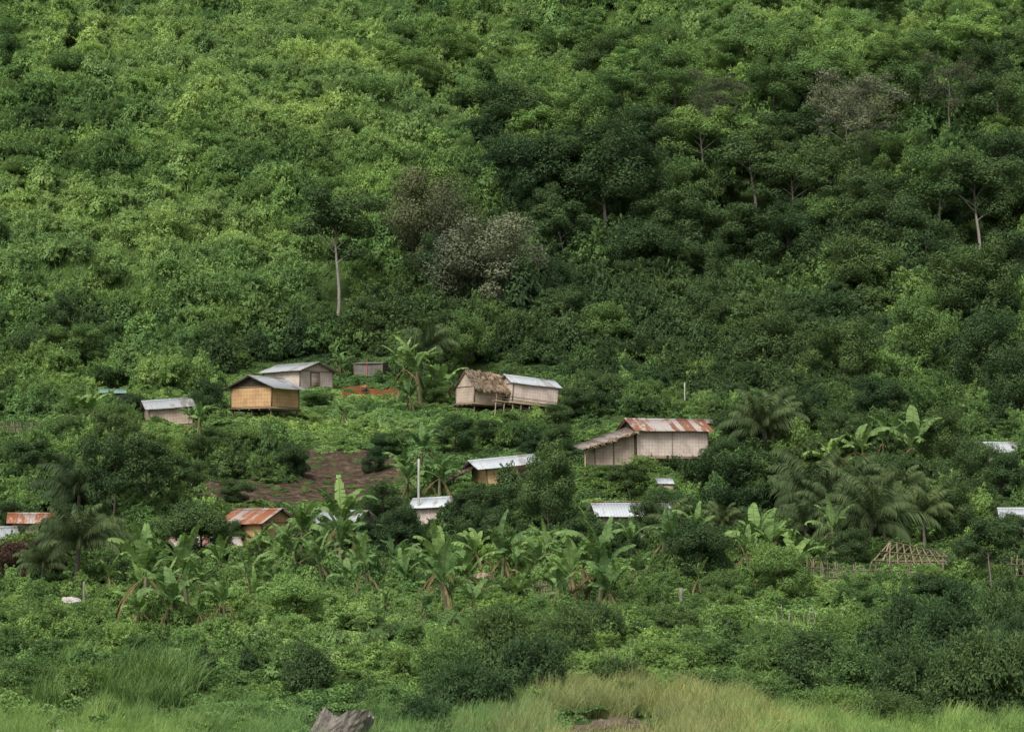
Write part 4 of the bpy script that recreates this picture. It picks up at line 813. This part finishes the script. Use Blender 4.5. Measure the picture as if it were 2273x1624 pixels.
for i in range(3):
    st, cr = palm(91+i, 1.8+.6*i); PL.append((st.mesh("trunk", [M_BARKM], True), cr.mesh("crown", [M_PALM]), 1.8+.6*i+2.5))
def add_palm(px, py, hpx):
    x, y, z = hit(px, py, H); s = proj(x, y, z)[2]; v = PL[random.randint(0, 2)]; k = hpx/s/v[2]
    o = obj("coconut_palm", None, loc=(x, y, z), rot=(0, 0, random.uniform(0, 6.28)), sc=(k, k, k), label="young coconut palm with long feathery drooping fronds", category="palm tree", group="coconut palms in the village")
    obj("trunk", v[0], o); obj("crown", v[1], o)
for (a, b_, h_) in [(170,1160,175),(165,1300,215),(90,1310,130),(940,850,160),(1700,1010,170),(1812,1200,230),(1925,1240,220),(1790,1230,150),(2055,1220,160),(1610,1220,120),(1480,1210,120),(1715,980,130),(1900,1190,150),(1500,1230,120),(1850,1220,180),(1740,1180,140),(2010,1150,140),(1960,1200,150),(1885,1140,150),(1780,1150,150)]: add_palm(a, b_, h_)
BB = []
for i in range(2):
    st, cr = bamboo(101+i); BB.append((st.mesh("culms", [M_BARKD], True), cr.mesh("foliage", [D])))
for (a, b_, h_, w_, m_) in [(1600,1130,150,160,D),(1690,1110,140,160,D),(1560,1100,110,130,D),(1740,1190,150,150,D),(1650,1180,130,150,D),(1620,1050,100,120,D),(2070,960,140,120,Mi),(250,860,60,80,D),(1060,290,110,140,D),(1130,300,120,140,Mi),(1930,640,170,160,D),(640,1180,55,65,D),(300,470,90,90,Fr),(450,340,90,90,Fr),(620,560,90,90,Mi),(820,250,90,90,Fr),(150,120,90,90,Mi),(560,200,80,90,Fr),(1250,150,110,120,Mi),(1700,120,100,110,Fr),(2150,120,110,110,Mi),(1400,830,110,120,D),(1620,800,120,130,Mi),(1830,760,130,130,D),
        (100,560,90,90,Fr),(220,420,90,90,Mi),(380,560,90,90,Fr),(480,450,80,80,Fr),(350,220,80,80,Fr),(700,430,90,90,Mi),(240,660,90,90,Mi),(60,250,90,90,Mi),(680,130,80,80,Fr),(860,400,90,90,Fr),(420,120,80,80,Mi),(20,680,90,90,Fr)]:
    x, y, z = hit(a, b_, H); s = proj(x, y, z)[2]; v = BB[random.randint(0, 1)]
    o = obj("bamboo_clump", None, loc=(x, y, z), rot=(0, 0, random.uniform(0, 6)), sc=(w_/s/5.2, w_/s/5.2, h_/s/5.2), label="dense bamboo clump with arching leafy culms", category="bamboo", group="bamboo clumps")
    obj("culms", v[0], o); c_ = obj("foliage", v[1], o); c_.material_slots[0].link = 'OBJECT'; c_.material_slots[0].material = m_

# ------------------------------------------------------------------ small things
x, y, z = hit(742, 1662, H); r = np.random.RandomState(4); K = 40; rows = 16; V = []; F = []
zt_ = [.88+.24*math.sin(2*math.pi*k/K+2.6)+.10*math.sin(2*math.pi*k*3/K)+.13*((k*7) % 5)/5+.04*r.rand() for k in range(K)]
gr_ = [1+.10*math.sin(6*math.pi*k/K+1)+.06*math.sin(2*math.pi*k*5/K+2)+.03*r.normal() for k in range(K)]
for i in range(rows):
    t = i/(rows-1)
    for k in range(K):
        a = 2*math.pi*k/K+.25*t; rr = .50*gr_[k]*(1.15-.25*t)*(1+.3*math.exp(-t*8))*(1+.02*r.normal())
        V.append((rr*math.cos(a)*1.3, rr*math.sin(a), -.4+(zt_[k]+.4)*t))
for i in range(rows-1):
    for k in range(K): F.append((i*K+k, i*K+(k+1) % K, (i+1)*K+(k+1) % K, (i+1)*K+k))
b0 = len(V); o0 = (rows-1)*K
for k in range(K): v = V[o0+k]; V.append((v[0]*.7, v[1]*.7, v[2]-.14+.08*r.rand()))
for k in range(K): F.append((o0+k, o0+(k+1) % K, b0+(k+1) % K, b0+k))
V.append((0, 0, .66)); [F.append((b0+k, b0+(k+1) % K, len(V)-1)) for k in range(K)]
obj("tree_stump", pmesh("tree_stump", V, F, [M_LOG]), loc=(x, y, z), rot=(math.radians(12), math.radians(20), .3), label="weathered grey-brown broken stump with jagged slanted top in grass", category="stump")
def lump(name, px, py, dims, mat, label, cat, seed, amp=.25):
    import bmesh
    x, y, z = hit(px, py, H); bm = bmesh.new(); bmesh.ops.create_icosphere(bm, subdivisions=5, radius=1); r = np.random.RandomState(seed); ph = r.rand(12)*6
    for v in bm.verts:
        c = v.co; n = math.sin(c.x*3+ph[0])*math.sin(c.y*3.5+ph[1])+.6*math.sin(c.x*7+ph[2]+c.z*5)*math.sin(c.y*8+ph[3])+.35*math.sin(c.x*17+ph[4])*math.sin(c.z*15+c.y*11+ph[5])+.12*r.normal()
        v.co = c*(1+amp*n)
    me = bpy.data.meshes.new(name); bm.to_mesh(me); bm.free(); me.materials.append(mat)
    return obj(name, me, loc=(x, y, z), sc=dims, label=label, category=cat)
lump("rock", 1345, 1655, (1.25, .8, .62), M_EARTH, "brown eroded rock poking out of dry grass", "rock", 3, .2)
lump("rock", 132, 1655, (.22, .2, .42), M_TARP, "small pale upright stone in the grass", "rock", 5, .08)
lump("sack", 150, 1345, (.62, .4, .42), M_TARP, "pale pinkish sack heap on the ground", "sack", 6, .12)
q = QB(); r = np.random.RandomState(9)
for i in range(900):
    a = r.rand()*6.283; e = r.rand()*1.4; p = np.array([math.cos(a)*math.cos(e)*.7, math.sin(a)*math.cos(e)*.5, math.sin(e)*.62]); d = unit(np.array([math.cos(a), math.sin(a), -.9+.3*r.normal()])); e_ = p+d*.3; wv = np.array([-math.sin(a), math.cos(a), 0])*.02; tt = np.clip(r.normal(.75, .25), 0, 1)
    q.add([p-wv, p+wv, e_+wv, e_-wv], [[0, 1, 2, 3]], [tt]*4)
x, y, z = hit(1072, 1305, H); obj("thatch_heap", q.mesh("thatch_heap", [M_THATCH]), loc=(x, y, z+.15), label="heap of dry pale thatch beside banana plants", category="thatch heap")
def person(px, py):
    x, y, z = hit(px, py, H)
    J = {'pel': (0, .02, .28), 'sp': (0, -.06, .45), 'ch': (0, -.14, .62), 'nk': (0, -.17, .74), 'hb': (0, -.19, .81), 'hd': (0, -.2, .90)}
    E = [('pel', 'sp'), ('sp', 'ch'), ('ch', 'nk'), ('nk', 'hb'), ('hb', 'hd')]; R = {'pel': .13, 'sp': .12, 'ch': .14, 'nk': .05, 'hb': .075, 'hd': .095}
    for s, n in ((-1, 'l'), (1, 'r')):
        J.update({n+'hip': (s*.10, 0, .26), n+'kn': (s*.19, -.36, .46), n+'an': (s*.17, -.16, .07), n+'to': (s*.18, -.34, .03), n+'sh': (s*.18, -.15, .66), n+'el': (s*.24, -.30, .48), n+'wr': (s*.12, -.45, .36), n+'pa': (s*.10, -.50, .33)})
        E += [('pel', n+'hip'), (n+'hip', n+'kn'), (n+'kn', n+'an'), (n+'an', n+'to'), ('ch', n+'sh'), (n+'sh', n+'el'), (n+'el', n+'wr'), (n+'wr', n+'pa')]
        R.update({n+'hip': .09, n+'kn': .06, n+'an': .038, n+'to': .03, n+'sh': .055, n+'el': .036, n+'wr': .024, n+'pa': .03})
        for f in range(4):
            J[n+'f%d' % f] = (s*(.075+.018*f), -.545, .315-.004*f); J[n+'g%d' % f] = (s*(.07+.018*f), -.575+abs(f-1.4)*.008, .285); E += [(n+'pa', n+'f%d' % f), (n+'f%d' % f, n+'g%d' % f)]; R[n+'f%d' % f] = .009; R[n+'g%d' % f] = .008
        J[n+'th'] = (s*.06, -.50, .31); E.append((n+'pa', n+'th')); R[n+'th'] = .01
    ks = list(J); me = bpy.data.meshes.new("person"); me.from_pydata([J[k] for k in ks], [(ks.index(a), ks.index(b)) for a, b in E], [])
    skin = solid("skin", (.20, .10, .06), (.27, .14, .085), 3, .6, .05); me.materials.append(skin)
    o = obj("person", me, loc=(x, y, z), rot=(0, 0, math.radians(-35)), label="person in a rust-orange top squatting on bare red earth", category="person")
    md = o.modifiers.new("skin", 'SKIN')
    sv_ = me.skin_vertices[0].data if me.skin_vertices else None
    if sv_:
        for i, k in enumerate(ks): sv_[i].radius = (R[k], R[k]); sv_[i].use_root = (k == 'pel')
    md.use_smooth_shade = True; o.modifiers.new("sub", 'SUBSURF').levels = 1
    q = QB(); P = [(0, .03, .30), (0, -.05, .42), (0, -.11, .54), (0, -.145, .64), (0, -.165, .71)]; q.add(*tube(P, [.175, .165, .175, .18, .085], 14))
    for s in (-1, 1): q.add(*tube([(s*.13, -.14, .67), (s*.21, -.2, .61), (s*.245, -.26, .53)], [.075, .068, .058], 10))
    obj("shirt", q.mesh("shirt", [solid("rust_cloth", (.30, .09, .03), (.42, .14, .05), 6)], True), o)
    q = QB()
    for s in (-1, 1): q.add(*tube([(s*.09, .04, .27), (s*.12, -.12, .36), (s*.185, -.34, .47), (s*.19, -.36, .42), (s*.18, -.26, .24)], [.13, .115, .085, .078, .062], 10))
    obj("trousers", q.mesh("trousers", [solid("dark_cloth", (.03, .03, .04), (.06, .055, .06), 6)], True), o)
    q = QB(); rr = np.random.RandomState(1); d = sph(500, rr); d = d[(d[:, 2] > -.1) | (d[:, 1] > .3)]; q.add(*leaves(np.array([0, -.19, .905])+d*.105*[1, 1.05, 1.05], d, .06, .6, rr)); obj("hair", q.mesh("hair", [solid("black_hair", (.008, .007, .006), (.02, .017, .014))]), o)
    q = QB(); q.box((0, -.305, .885), (.022, .03, .035)); obj("nose", q.mesh("nose", [skin]), o)
    for s in (-1, 1):
        q = QB(); q.box((s*.035, -.293, .905), (.022, .012, .010)); obj("eye", q.mesh("eye", [M_DARK]), o)
    return o
person(811, 874)
print("objects", len(bpy.data.objects))
